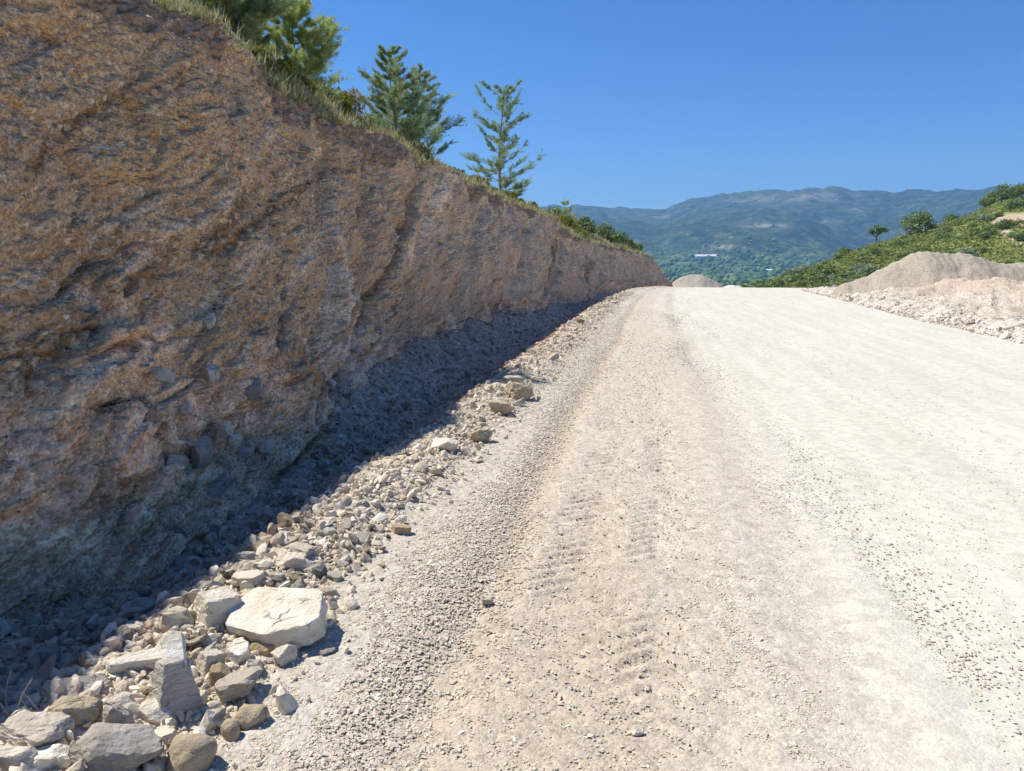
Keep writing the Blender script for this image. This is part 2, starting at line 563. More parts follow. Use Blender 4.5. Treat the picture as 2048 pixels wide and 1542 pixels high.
# ------------------------------------------------------------------ ground sheets
def road_attrs(x, y):
    u = x - shift(y)
    wob = .06 * n2(y, 0 * y, .35, 2, 9)
    n = n2(x, y * .25, 1.2, 4, 15) * .5
    soil = np.clip(gauss(u + .80 + wob, .18) * 1.15 + .75 * gauss(u + .25, .33) * sstep(9, 4.5, y) + .55 * gauss(u + .1, .9) * sstep(5, 2.5, y), 0, 1.2)
    grey = gauss(u + 1.15, .34) * .55 + .5 * gauss(u - .52 - .2 * n, .26) * np.clip(.8 + n, .2, 1.2) + .55 * gauss(u - 1.08, .13) + .7 * gauss(x - r_edge(y) + .45, .55) + .5 * gauss(u - 2.9 + .3 * n, .25) + .35 * sstep(25, 45, y)
    dust_glare = sstep(-.5, 1.9, u + .35 * n) * (1 - .6 * gauss(u - .52 - .05 * n, .15)) * (1 - .3 * sstep(15, 45, y)) + .35 * sstep(8, 26, y) * sstep(-1.3, .2, u)  # paler to the right: real dust plus painted glare
    return grey, soil, np.clip(dust_glare, 0, 1)


ys_a = np.concatenate([np.arange(-12, 1.5, .25), np.arange(1.5, 2.4, .02), np.exp(np.arange(math.log(2.4), math.log(110), .0042))])
# lateral samples shared at the joins
us_road = np.concatenate([np.arange(-1.55, 1.4, .015), np.linspace(1.4, 3.2, 70, endpoint=False)])


def tread(x, y):
    """Chevron lug prints left by wide tyres, deeper near the camera."""
    u = x - shift(y)
    out = 0
    for c, w, k, ph in ((-.33, .24, .13, 0.), (.06, .17, .12, .06)):
        q = (u - c - .07 * n2(y, 0 * y, .45, 2, 81)) / w
        lug = np.sin(2 * math.pi * ((y + .75 * np.abs(q) * w + ph) / k) + .5 * n2(x, y, 2.2, 2, 83))
        env = sstep(1.0, .75, np.abs(q)) * np.clip(.75 + 1.1 * n2(x, y, 1.6, 4, 84), 0, 1.3)
        out = out + env * (np.clip(1.6 * lug, -.8, .8) * .011 - .005)
    return out * sstep(2.2, 3.0, y) * sstep(13, 7, y)


def make_road():
    y = ys_a[:, None]
    nr = 60
    f = np.linspace(0, 1, nr)[None, :]
    X1 = us_road[None, :] + shift(y)
    x0 = 3.2 + shift(y)
    X2 = x0 + (r_edge(y) - x0) * f
    X = np.concatenate([X1, X2], 1)
    Y = np.broadcast_to(y, X.shape).copy()
    Z = ground_z(X, Y)
    amp = 1 - .75 * sstep(.1, 1.2, X - shift(Y))
    q = P3(X, Y, 0)
    chips = (fbm(q * 22., 3, 5) * .0045).reshape(X.shape)
    ch2 = worley(q * 16., 7)[0].reshape(X.shape)
    Z = Z + amp * (chips + (.45 - ch2) * .006) * sstep(40, 15, Y) + tread(X, Y) + .006 * n2(X, Y * .15, 2.2, 3, 88)
    g, s, d = road_attrs(X, Y)
    grid('road', X, Y, Z, mat_road(), {'grey': g, 'soil': s, 'dust_glare': d}, kind='structure', flip=True)


MV = mat_verge()


def make_verge():
    y = ys_a[:, None]
    a = np.linspace(0, 1, 210)[None, :]
    u0 = base_x(y) - .55
    u1 = -1.55 + shift(y)
    X = u0 + (u1 - u0) * a
    Y = np.broadcast_to(y, X.shape).copy()
    Z = ground_z(X, Y)
    q = P3(X, Y, 0)
    u = X - shift(Y)
    w = sstep(-1.55, -1.75, u) * sstep(60, 25, Y)
    f1, f2, cid, _ = worley(q * 9., 17)
    Z = Z + w * ((f2 - f1) * .035 * (cid + .3)).reshape(X.shape) + w * .02 * n2(X, Y, 5., 4, 19)
    dit = sstep(-2.0, -2.25, u + .12 * n2(X, Y, 1.5, 3, 20))
    grid('verge', X, Y, Z, MV, {'ditch': dit, 'clay': 0 * dit, 'pale': 0 * dit}, kind='structure', flip=True)


def make_bank():
    ys = np.concatenate([np.arange(-12, 12, .6), np.exp(np.arange(math.log(12), math.log(110), .006))])
    y = ys[:, None]
    a = np.concatenate([np.linspace(0, 8, 170), np.linspace(8.2, 75, 50)])[None, :]
    X = r_edge(y) + a
    Y = np.broadcast_to(y, X.shape).copy()
    Z = ground_z(X, Y) - .004
    q = P3(X, Y, 0)
    f1, f2, cid, _ = worley(q * 2.6, 27)
    w = sstep(.0, .8, a) * sstep(60, 48, Y)
    Z = Z + w * ((f2 - f1) * .22 * cid).reshape(X.shape) + w * .10 * n2(X, Y, 2.0, 4, 29)
    clay = sstep(1.5, 3.5, a) + 0 * X
    pale = sstep(2.6, .6, a) * (.75 + .4 * n2(X, Y, 1.0, 3, 33)) + .55 * gauss(X - 10.9, .9) * gauss(Y - 30, 4.5)
    grid('rubble_bank', X, Y, Z, MV, {'ditch': 0 * X, 'clay': clay, 'pale': np.clip(pale, 0, 1)}, kind='structure', flip=True)


make_road()
make_verge()
make_bank()


# ------------------------------------------------------------------ cliff and hilltop
ys_c = np.concatenate([np.arange(-14, 2, .12), np.arange(2, 3.2, .02), np.exp(np.arange(math.log(3.2), math.log(98), .0042))])
BETA = R(23)


def face_point(px, py):
    """Where the line of sight through a pixel meets the smoothed cliff face."""
    d = ray(px, py)
    d = d / d[1]
    Y = np.linspace(2.5, 60, 3000)
    P = EYE + d * Y[:, None]
    t = (P[:, 2] + .22) / (edge_h(Y) + .22)
    X = base_x(Y) + (_edge(Y) + shift(Y) - base_x(Y)) * t
    i = np.argmax(P[:, 0] <= X)
    return P[i]


def make_cliff():
    y = ys_c[:, None]
    t = np.linspace(-.14, 1, 400)[None, :]
    bx = base_x(y)
    ex = edge_x(y)
    eh = edge_h(y) + .10 * n2(y, 0 * y, 1.3, 4, 91) * sstep(80, 60, y)
    zb = -np.maximum(y - 45, 0) ** 2 / 1800 - .22
    X = bx + (ex - bx) * t + .10 * np.sin(np.pi * np.clip(t, 0, 1))
    Y = np.broadcast_to(y, X.shape).copy()
    Z = zb + (eh - zb) * t
    s = sstep(97, 74, Y)
    q = np.stack([X, Y, Z], -1).reshape(-1, 3)
    wq = q + .12 * np.stack([fbm(q * .9, 3, 101), fbm(q * .9, 3, 102), fbm(q * .9, 3, 103)], 1)
    a = wq[:, 1] * math.cos(BETA) + wq[:, 2] * math.sin(BETA)
    b = wq[:, 2] * math.cos(BETA) - wq[:, 1] * math.sin(BETA)
    S = np.stack([wq[:, 0], a, b], 1)
    lowm = sstep(.42, .12, t + .12 * n2(Y, Z, .8, 3, 111) + .10 * sstep(9, 12, Y))
    d = .20 * fbm(q * .55, 3, 104).reshape(X.shape)
    _, _, c1, o1 = worley(S * np.array([2.2, 1.3, 3.6]), 121)
    _, _, c2, o2 = worley(S * np.array([5.0, 3.6, 9.0]), 131)
    f1, f2, c3, o3 = worley(S * np.array([13., 11., 15.]), 141)
    big = ((c1 - .5) * .20 + o1[:, 1] * (c1 - .4) * .16).reshape(X.shape)
    mid = ((c2 - .5) * .075 + (o2[:, 1] + o2[:, 2]) * (c2 - .5) * .07).reshape(X.shape)
    sm = ((c3 - .5) * .034 - f1 * .016).reshape(X.shape)
    fine = .010 * fbm(q * 24., 3, 151).reshape(X.shape)
    g1, g2 = worley(S * np.array([2.2, 1.3, 3.6]), 121)[:2]
    crack = (np.exp(-((g2 - g1) / .07) ** 2) * .05).reshape(X.shape)
    d = d - crack * (.5 + lowm) + big * (.42 + 1.0 * lowm) + mid * (.55 + 1.5 * lowm) + sm + fine
    # steep joint gullies
    for y0, lean, wd, dp in ((8.3, .9, .30, .30), (10.4, .8, .22, .20), (13.5, 1.2, .4, .22), (17.5, 1.6, .5, .25), (23, 2.2, .6, .22), (30, 3, .8, .2), (41, 3, .9, .22), (48, 3, 1.0, .2)):
        g = gauss(Y - y0 - lean * (Z - .5) - .12 * n2(Y, Z, 1.4, 3, 161), wd)
        d = d - dp * g * sstep(-.1, .2, t) * sstep(1.0, .7, t)
    flute = fbm(np.stack([X.ravel() * 0, (Y - .9 * (Z - .5)).ravel() * 2.6, Z.ravel() * .22], 1), 3, 165).reshape(X.shape)
    d = d + (.055 + .07 * sstep(16, 26, Y)) * flute * sstep(7, 11, Y) * sstep(1.0, .8, t)
    rim = sstep(.905, .985, t + .09 * n2(Y, .3 * Z, .7, 4, 163))
    clod = worley(q * 7., 171)
    d = d + rim * (((clod[1] - clod[0]) * .09).reshape(X.shape) + .03 - .06 * sstep(.9, 1., t))
    foot = sstep(.10, .0, t)
    d = d * (1 - .4 * foot) + .03 * foot
    # named beds read off the photograph: dark olive joints and grey seams, as heights across the bedding
    dark, gb = 0 * X, 0 * X
    bb = b.reshape(X.shape) - .05 * n2(Y, Z, 2.0, 3, 177)
    for (p0, p1, w, kind) in (((0, 735), (480, 385), .13, 'd'), ((230, 590), (545, 250), .08, 'g'), ((0, 880), (170, 690), .12, 'g'), ((240, 560), (700, 330), .05, 'd'), ((60, 330), (330, 130), .05, 'd')):
        A0, A1 = face_point(*p0), face_point(*p1)
        y_, z_ = Y, Z
        f = np.clip((Y - A0[1]) / (A1[1] - A0[1]), -.15, 1.15)
        zc = A0[2] + (A1[2] - A0[2]) * f + .10 * n2(Y, 0 * Y, 1.1, 3, 178)
        m_ = gauss(Z - zc, w) * sstep(-.15, .05, (Y - A0[1]) / (A1[1] - A0[1])) * sstep(1.15, .95, (Y - A0[1]) / (A1[1] - A0[1]))
        if kind == 'd':
            dark = np.maximum(dark, m_)
        else:
            gb = np.maximum(gb, m_)
    gul = 0 * X
    for pts, w, kind in (([(850, 300), (800, 450), (745, 580), (690, 700), (650, 830), (600, 930)], .30, 'd'), ([(920, 540), (885, 640), (850, 720)], .28, 'd'), ([(735, 300), (700, 240)], .35, 'd'),
                         ([(1010, 560), (985, 660)], .35, 'd'), ([(1105, 470), (1090, 600)], .5, 'd'), ([(1180, 520), (1172, 590)], .7, 'd'),
                         ([(842, 395), (805, 480), (772, 560)], .20, 'g'), ([(765, 640), (742, 720), (715, 830)], .34, 'g'), ([(960, 430), (950, 560)], .3, 'g')):
        Q = np.array([face_point(*p) for p in pts])
        o_ = np.argsort(Q[:, 2])
        zq, yq = Q[o_, 2], Q[o_, 1]
        yc = np.interp(Z, zq, yq)
        m_ = gauss(Y - yc - .16 * n2(Y, Z, 1.6, 3, 181), w * (.7 + .03 * yc)) * sstep(zq[0] - .5, zq[0] + .1, Z) * sstep(zq[-1] + .4, zq[-1] - .1, Z)
        if kind == 'd':
            dark = np.maximum(dark, m_)
            gul = np.maximum(gul, m_)
        else:
            gb = np.maximum(gb, m_)
    d = d - .16 * gul + .05 * gb
    d = d - .025 * dark
    X = X + .95 * d * s
    Z = Z + .28 * d * s
    low = lowm + .0 * X
    pale = gauss((Y - 9.3 - .5 * Z) / 1.0, 1.0) * sstep(.9, .1, t) + .9 * gauss(Y - 14.5 - 2.2 * (Z - 1.8), .7) * sstep(.2, .5, t)
    grid('cliff', X, Y, Z, mat_cliff(), {'low': low, 'soil': rim, 'pale': pale, 'dark': dark, 'greyband': gb}, smooth=True, flip=False, kind='structure')
    return X[:, -1], Z[:, -1]


topX, topZ = make_cliff()


def make_hilltop():
    dd = np.concatenate([[0], np.geomspace(.06, 90, 70)])[None, :]
    y = ys_c[:, None]
    X = topX[:, None] - dd
    Y = np.broadcast_to(y, X.shape).copy()
    Z = hill_z(X, Y)
    w = np.exp(-dd / .5)
    Z = Z + (topZ[:, None] - Z[:, :1]) * w
    Z[:, 0] = topZ
    grid('hillside', X, Y, Z, mat_hill(), flip=True, kind='structure')


make_hilltop()

# ------------------------------------------------------------------ valley and mountain
def make_far():
    az = np.radians(np.linspace(-180, 180, 361))[:, None]
    r = np.concatenate([np.linspace(60, 400, 40), np.geomspace(410, 1400, 50)])[None, :]
    X, Y = r * np.sin(az), r * np.cos(az)
    grid('valley', X, Y, far_z(X, Y) - 1.0 * (r < 130), MM, {'bare': 0 * X, 'field': 0 * X}, kind='structure')
    az = np.radians(np.linspace(-60, 80, 560))[:, None]
    r = np.concatenate([np.linspace(1395, 4500, 260), np.linspace(4550, 5400, 14)])[None, :]
    X, Y = r * np.sin(az), r * np.cos(az)
    Z = far_z(X, Y)
    Z = Z + 7 * n2(X, Y, .012, 5, 69) * sstep(1500, 2600, r)
    px, py = project(np.stack([X, Y, Z], -1).reshape(-1, 3))
    px, py = px.reshape(X.shape), py.reshape(X.shape)
    bare = 0
    for cx, cy, wx, wy in ((1490, 398, 45, 9), (1625, 392, 60, 11), (1690, 396, 40, 7), (1560, 396, 30, 6), (1722, 420, 18, 5)):
        bare = bare + gauss(px - cx, wx) * gauss(py - cy, wy)
    bare = bare * (r > 2800)
    fld = 0
    for cx, cy, wx, wy in ((1530, 451, 46, 4), (1448, 494, 26, 4), (1480, 499, 18, 3), (1655, 440, 14, 3), (1705, 418, 12, 3), (1322, 434, 14, 3)):
        fld = fld + 1.2 * gauss(px - cx, wx) * gauss(py - cy, wy)
    grid('mountain', X, Y, Z, MM, {'bare': np.clip(bare, 0, 1), 'field': np.clip(fld, 0, 1)}, kind='structure')


MM = mat_mountain()
make_far()

# ------------------------------------------------------------------ right hillside
RID = [(1465, 578), (1500, 571), (1560, 554), (1610, 537), (1650, 524), (1700, 506), (1750, 488), (1800, 478), (1850, 465), (1900, 447), (1950, 428), (2000, 410), (2050, 396), (2120, 378), (2250, 350), (2450, 318)]
rid3 = np.array([at_depth(px, py, 105 + 45 * min(1, max(0, (px - 1465) / 500))) for px, py in RID])
foot3 = np.array([at_depth(px, 560, 88 - 10 * i / 15) for i, (px, py) in enumerate(RID)])
foot3[:, 2] = -4.2


def right_hill(a, v):
    """a along the ridge 0..1, v from foot 0 to ridge 1 and down the far side."""
    k = np.linspace(0, 1, len(RID))
    rd = np.stack([np.interp(a, k, rid3[:, i]) for i in range(3)], -1)
    ft = np.stack([np.interp(a, k, foot3[:, i]) for i in range(3)], -1)
    P = ft + (rd - ft) * v[..., None]
    ease = np.where(v < 1, 1 - (1 - np.clip(v, 0, 1)) ** 1.35, 1 - .55 * (v - 1) - .7 * (v - 1) ** 2)
    P[..., 2] = ft[..., 2] + (rd[..., 2] - ft[..., 2]) * ease
    P[..., 2] += .5 * n2(P[..., 0], P[..., 1], .12, 4, 201) * sstep(0, .2, v) - .3
    return P


def make_right_hill():
    a = np.linspace(0, 1, 260)[:, None]
    v = np.linspace(0, 2.2, 150)[None, :]
    A, V = np.broadcast_to(a, (260, 150)), np.broadcast_to(v, (260, 150))
    P = right_hill(A, V)
    px, py = project(P.reshape(-1, 3))
    track = np.zeros(len(px))
    for (x0, y0, x1, y1, w) in ((1988, 439, 2060, 433, 10), (2060, 433, 2200, 426, 12), (1998, 440, 2010, 462, 11), (2010, 462, 2028, 480, 8), (2028, 480, 2056, 496, 5), (2030, 445, 2048, 455, 8)):
        t = np.clip(((px - x0) * (x1 - x0) + (py - y0) * (y1 - y0)) / ((x1 - x0) ** 2 + (y1 - y0) ** 2), 0, 1)
        d = np.hypot(px - x0 - t * (x1 - x0), py - y0 - t * (y1 - y0))
        track = np.maximum(track, sstep(w, w * .6, d))
    track = track * (V.reshape(-1) < 1)
    global hill_track
    hill_track = (px, py, track)
    grid('scrub_hill', P[..., 0], P[..., 1], P[..., 2], mat_scrub(), {'track': track}, kind='structure')


make_right_hill()

# ------------------------------------------------------------------ gravel heaps
def make_heap(name, prof, Y0, slope, label, mat, seed, base=-1.5, curve=0.0):
    pts = np.array([at_depth(px, py, Y0) for px, py in prof])
    xs = np.linspace(pts[0, 0] - 2, pts[-1, 0] + 2, 220)
    rz = np.interp(xs, pts[:, 0], pts[:, 2], left=base, right=base if prof[-1][1] > 545 else pts[-1, 2])
    rz = np.convolve(np.pad(rz, 7, mode='edge'), np.ones(15) / 15, 'valid')
    yy = np.linspace(-7, 7, 120)
    X, D = np.meshgrid(xs, yy, indexing='ij')
    ridge = rz[:, None]
    dist = np.sqrt(D ** 2 + .25) - .5
    Z = ridge - slope * dist + .07 * n2(X, D, .9, 4, seed) - (.10 if seed < 305 else .03) * np.abs(n2(X * 1.5, D * .22, 1.2, 4, seed + 1)) + .03 * n2(X, D, 4.0, 3, seed + 2)
    Y = Y0 + D
    low = ground_z(X, Y) - .5
    Z = np.maximum(Z, low)
    cx, cy = X.mean(), Y0
    o = grid(name, X - cx, Y - cy, Z, mat, label=label, cat='gravel heap', loc=(cx, cy, 0))
    return o


make_heap('gravel_heap', [(1650, 590), (1672, 572), (1706, 557), (1742, 545), (1790, 524), (1822, 506), (1842, 501), (1876, 502), (1903, 511), (1922, 504), (1940, 502), (1958, 508), (1975, 518), (2010, 524), (2060, 525), (2120, 527), (2200, 532)], 42, .70,
          'big grey brown gravel heap with two humps behind the rubble bank', mat_heap('heap_gravel', (.36, .31, .235), (.43, .375, .29)), 301)
make_heap('gravel_heap', [(1320, 588), (1345, 566), (1362, 556), (1376, 550), (1402, 549), (1420, 556), (1440, 566), (1462, 590)], 80, .6,
          'small flat topped pale gravel heap at the far end of the road', mat_heap('heap_gravel_pale', (.33, .30, .235), (.41, .38, .30)), 311, base=-4)
make_heap('gravel_heap', [(1430, 584), (1445, 572), (1462, 570.5), (1480, 572), (1500, 584)], 95, .5,
          'low whitish heap just right of the small flat topped heap', mat_heap('heap_gravel_white', (.55, .54, .50), (.70, .69, .64)), 321, base=-5)

# ------------------------------------------------------------------ rocks
def ico(sub):
    bm = bmesh.new()
    bmesh.ops.create_icosphere(bm, subdivisions=sub, radius=1)
    V = np.array([v.co[:] for v in bm.verts])
    Fc = np.array([[v.index for v in f.verts] for f in bm.faces])
    bm.free()
    return V, Fc


ICO = {k: ico(k) for k in (1, 2, 3, 4, 5)}


def rock_verts(dims, seed, sub=4, planes=9, p=26, rough=.02, slab=False, normals=None, chip=.0):
    """Faceted stone: a rounded polytope of random planes, sized to dims (full lengths)."""
    g = np.random.default_rng(seed)
    V, Fc = ICO[sub]
    D = np.asarray(dims) / 2
    U = V * D
    U /= np.linalg.norm(U, axis=1)[:, None]
    N, K = [], []
    if normals is None:
        if slab:
            for sgn in (1, -1):
                n = np.array([g.normal(0, .05), g.normal(0, .05), sgn])
                N.append(n / np.linalg.norm(n))
                K.append(D[2] * g.uniform(.9, 1))
        an = np.arange(planes) / planes * 2 * math.pi + g.uniform(-.3, .3, planes) + g.uniform(0, 6)
        for i in range(planes):
            el = g.normal(0, .22) if slab else math.asin(np.clip(g.uniform(-1, 1), -.98, .98))
            n = np.array([math.cos(an[i]) * math.cos(el), math.sin(an[i]) * math.cos(el), math.sin(el)])
            N.append(n)
            K.append(1 / math.sqrt(((n / D) ** 2).sum()) * 0 + math.sqrt(((n * D) ** 2).sum()) * g.uniform(.74, 1.0))
        if not slab:
            for ax in range(3):
                for sgn in (1, -1):
                    n = np.zeros(3)
                    n[ax] = sgn
                    N.append(n)
                    K.append(D[ax])
    else:
        for n, k in normals:
            n = np.array(n, float)
            N.append(n / np.linalg.norm(n))
            K.append(k)
    N, K = np.array(N), np.array(K)
    q = np.maximum(U @ N.T, 0) / K
    r = (q ** p).sum(1) ** (-1 / p)
    W = U * r[:, None]
    sc = float(D.mean())
    nn = fbm(W / sc * 1.6 + seed, 4, seed)
    led = np.floor(W[:, 2] / sc * 7 + nn * .8 + seed)
    W = W * (1 + rough * 2.2 * nn + rough * 1.2 * fbm(W / sc * 7 + seed, 3, seed + 5) + chip * (_hash(led.astype(int), led.astype(int) * 0, led.astype(int) * 0, seed) - .5))[:, None]
    return W, Fc


CREAM = mat_rock('cream_limestone', [(.3, (.62, .54, .40)), (.5, (.74, .68, .55)), (.75, (.82, .80, .74))])
PALE = mat_rock('pale_limestone', [(.3, (.52, .45, .345)), (.55, (.65, .58, .465)), (.8, (.73, .67, .565))], .4)
GREYR = mat_rock('grey_shale', [(.3, (.29, .26, .215)), (.55, (.40, .365, .31)), (.8, (.56, .52, .45))], .8)
TANR = mat_rock('tan_sandstone', [(.3, (.38, .305, .20)), (.55, (.47, .39, .27)), (.8, (.54, .46, .34))])
OCHR = mat_rock('ochre_stone', [(.3, (.33, .245, .135)), (.55, (.45, .35, .21)), (.8, (.55, .45, .30))])
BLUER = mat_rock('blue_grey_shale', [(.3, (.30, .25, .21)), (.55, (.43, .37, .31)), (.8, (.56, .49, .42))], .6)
LAYR = mat_rock('layered_limestone', [(.3, (.40, .37, .32)), (.55, (.53, .50, .44)), (.8, (.62, .59, .52))], 1.2)


def ground_hit(px, py, lift=0.0):
    d = ray(px, py)
    k = 2.0
    for _ in range(60):
        p = EYE + d * k
        g = float(ground_z(np.array([p[0]]), np.array([p[1]]))[0]) + lift
        k += .6 * (p[2] - g) / -d[2]
    return EYE + d * k


HERO_SPOTS = []


def hero(px, py, dims, rot, mat, label, seed, slab=False, planes=8, rough=.02, sink=.26, lift=None, p=70, sub=4, normals=None, chip=0., smooth=False, cat='rock'):
    """Stone whose middle shows at pixel (px, py) of the photograph; it sits on the ground there."""
    V, Fc = rock_verts(dims, seed, sub, planes, p, rough, slab, normals, chip)
    Rm = np.array((Matrix.Rotation(R(rot[2]), 3, 'Z') @ Matrix.Rotation(R(rot[1]), 3, 'Y') @ Matrix.Rotation(R(rot[0]), 3, 'X')))
    W = V @ Rm.T
    hgt = -W[:, 2].min()
    P = ground_hit(px, py, hgt * (1 - sink) if lift is None else lift)
    W[:, 2] += 0
    me = mesh_arrays('rock', V, Fc, smooth)
    o = link('rock', me, mat, label=label, cat=cat, loc=P)
    o.rotation_euler = (R(rot[0]), R(rot[1]), R(rot[2]))
    HERO_SPOTS.append((P[0], P[1], max(dims) * .5))
    return o


H = hero
slabn = [((0, .02, 1), .05), ((.03, 0, -1), .05), ((1, .25, .1), .20), ((.75, .8, .2), .205), ((.1, 1, .1), .155), ((-.9, .45, 0), .215), ((-1, -.2, .05), .205), ((-.35, -1, -.1), .15), ((.35, -1, .15), .165), ((.85, -.6, .1), .215)]
H(556, 1236, (.46, .36, .10), (14, -4, 4), CREAM, 'largest cream slab lying flat on the berm, cracked white face', 401, normals=slabn, rough=.012, lift=.07, p=90, sub=5, cat='rock slab')
H(437, 1213, (.165, .14, .13), (8, 4, 60), PALE, 'squarish pale block touching the left end of the big cream slab', 402, normals=[((0, 0, 1), .06), ((0, 0, -1), .065), ((1, .1, .15), .075), ((-1, .1, .1), .08), ((.1, 1, .1), .065), ((-.1, -1, .2), .062)], rough=.02, p=90)
H(493, 1156, (.17, .10, .045), (2, -6, 12), PALE, 'thin flat stone on the berm crest behind the big cream slab', 403, slab=True, planes=6, lift=.04)
H(344, 1372, (.13, .10, .20), (-4, 6, 62), LAYR, 'upright grey layered block standing on end in the rubble', 404, normals=[((.12, .1, 1), .095), ((0, 0, -1), .10), ((1, .1, .28), .055), ((-1, .1, .16), .058), ((.1, 1, .25), .05), ((-.1, -1, .1), .055), ((.7, -.7, .5), .078)], rough=.012, p=90, chip=.05, lift=.085)
H(346, 1308, (.20, .11, .035), (6, 34, -52), CREAM, 'pale plate leaning against the upright layered block', 405, slab=True, planes=6, p=90, lift=.06)
H(462, 1458, (.088, .085, .086), (0, 0, 0), TANR, 'round tan ball shaped stone beside a larger rounded boulder', 406, planes=26, p=6, rough=.02, smooth=True)
H(384, 1508, (.18, .16, .12), (0, 0, 20), TANR, 'large rounded tan grey boulder at the bottom edge of the rubble', 407, planes=18, p=8, rough=.03, smooth=True, sink=.3)
H(235, 1490, (.26, .19, .14), (10, 12, 28), GREYR, 'dark grey angular rock at the bottom of the picture', 408, planes=9, rough=.03, chip=.05, sink=.25)
H(232, 1440, (.075, .06, .12), (8, -14, 10), GREYR, 'small grey fin standing up behind the dark angular rock', 409, planes=7, chip=.04)
H(68, 1462, (.20, .13, .07), (6, 8, 20), PALE, 'broad low pale stone at the lower left corner beside dry stalks', 410, slab=True, planes=7, rough=.04, chip=.05)
H(283, 1322, (.27, .075, .05), (8, 10, 52), CREAM, 'long narrow cream slab lying along the crest of the rubble', 411, slab=True, planes=6, p=90)
H(574, 1308, (.10, .06, .08), (10, -22, 60), PALE, 'tilted tan wedge propping the front of the big cream slab', 412, planes=7)
H(525, 1296, (.13, .06, .045), (0, 6, 8), OCHR, 'ochre brown stone tucked under the front of the big cream slab', 413, planes=8, rough=.03)
H(478, 1308, (.11, .085, .075), (4, 8, -18), CREAM, 'cream yellow wedge left of the ochre stone', 414, planes=7, rough=.02)
H(421, 1325, (.085, .075, .085), (0, 10, 58), PALE, 'greyish cube shaped stone right of the leaning plate', 415, normals=[((0, 0, 1), .042), ((0, 0, -1), .042), ((1, .1, .1), .04), ((-1, 0, .1), .04), ((0, 1, .1), .036), ((0, -1, .1), .036)], p=90)
H(436, 1350, (.09, .07, .06), (10, 0, 60), OCHR, 'brownish angular stone in front of the greyish cube', 416, planes=8)
H(505, 1432, (.125, .10, .07), (0, 0, 14), TANR, 'low earthy lump to the right above the tan ball', 417, planes=16, p=10, rough=.05, sink=.3, smooth=True)
H(155, 1372, (.24, .08, .035), (30, 6, 50), BLUER, 'long violet grey slab half in the shade of the ditch', 418, slab=True, planes=6, lift=.03)
H(286, 1382, (.05, .05, .045), (0, 0, 0), OCHR, 'small ochre pebble left of the upright layered block', 419, planes=14, p=9)
H(245, 1412, (.10, .08, .075), (5, 5, 70), PALE, 'pale jagged chunk behind the small grey fin', 420, planes=8, rough=.03)
H(305, 1425, (.14, .07, .06), (10, 12, -22), CREAM, 'cream bar shaped stone below the upright layered block', 421, planes=7)
H(325, 1470, (.12, .065, .035), (4, -14, -14), PALE, 'flat pale chip bridging the gap left of the rounded boulder', 422, slab=True, planes=7)
H(90, 1518, (.12, .08, .06), (5, 10, 30), CREAM, 'cream stone below the broad low pale stone', 423, planes=8)
H(30, 1520, (.14, .09, .07), (5, 0, 10), PALE, 'pale stone in the very corner of the picture', 424, planes=8)
H(150, 1420, (.17, .12, .10), (0, 8, 50), TANR, 'brown earthy rock at the shade edge left of the long violet slab', 425, planes=12, p=14, rough=.04)
H(358, 1236, (.12, .09, .08), (0, 0, 20), PALE, 'blocky tan stone at the shade edge left of the squarish block', 426, planes=8, rough=.03)
H(582, 1122, (.14, .10, .08), (4, 8, 20), PALE, 'pale block on the berm above the thin flat stone', 427, planes=8, rough=.03)
H(888, 889, (.23, .16, .10), (0, 4, 10), CREAM, 'bright white stone alone midway along the berm', 428, planes=8)
H(1000, 816, (.28, .20, .15), (0, 6, 0), TANR, 'wide brown boulder on the sunny side of the berm', 429, planes=12, p=14, rough=.04, sink=.25)
H(1041, 782, (.30, .22, .22), (0, 0, 30), TANR, 'brown boulder just beyond the wide brown boulder', 430, planes=12, p=14, rough=.04, sink=.2)
H(800, 1058, (.14, .09, .05), (0, 6, 0), OCHR, 'yellowish flat stone at the edge of the berm gravel', 431, slab=True, planes=7)
H(962, 872, (.20, .15, .12), (0, 6, 40), TANR, 'small brown rock right of the bright white stone', 432, planes=10, rough=.04)
H(975, 1203, (.055, .04, .035), (0, 6, 20), PALE, 'lone pale chip on the brown wheel rut', 433, planes=7)
H(1274, 1462, (.04, .034, .03), (0, 6, 20), PALE, 'lone pale pebble on the tyre tracks near the bottom', 434, planes=9)
H(346, 1078, (.19, .10, .20), (10, 20, 40), BLUER, 'pale blue grey block at the foot of the cliff', 435, planes=7, lift=.08)
H(142, 1085, (.16, .12, .12), (10, 20, 40), BLUER, 'blue grey stone at the cliff foot near the left edge', 436, planes=7)
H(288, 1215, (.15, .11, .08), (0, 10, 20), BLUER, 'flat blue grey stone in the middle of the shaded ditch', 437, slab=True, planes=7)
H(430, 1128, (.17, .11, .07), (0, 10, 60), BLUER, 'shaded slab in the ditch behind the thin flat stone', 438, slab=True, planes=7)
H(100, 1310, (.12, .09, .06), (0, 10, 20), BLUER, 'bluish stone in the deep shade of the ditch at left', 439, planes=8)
H(1838, 562, (1.15, .5, .20), (0, -20, 12), CREAM, 'long cream slab sticking out near the top of the right bank', 440, slab=True, planes=7, lift=.12, cat='rock slab')

def embedded(px, py, dims, rot, mat, label, seed):
    P = face_point(px, py) + np.array([.015, 0, 0])
    V, Fc = rock_verts(dims, seed, 3, 7, 34, .02, True)
    o = link('rock', mesh_arrays('rock', V, Fc, False), mat, label=label, cat='rock', loc=P)
    o.rotation_euler = [R(a) for a in rot]


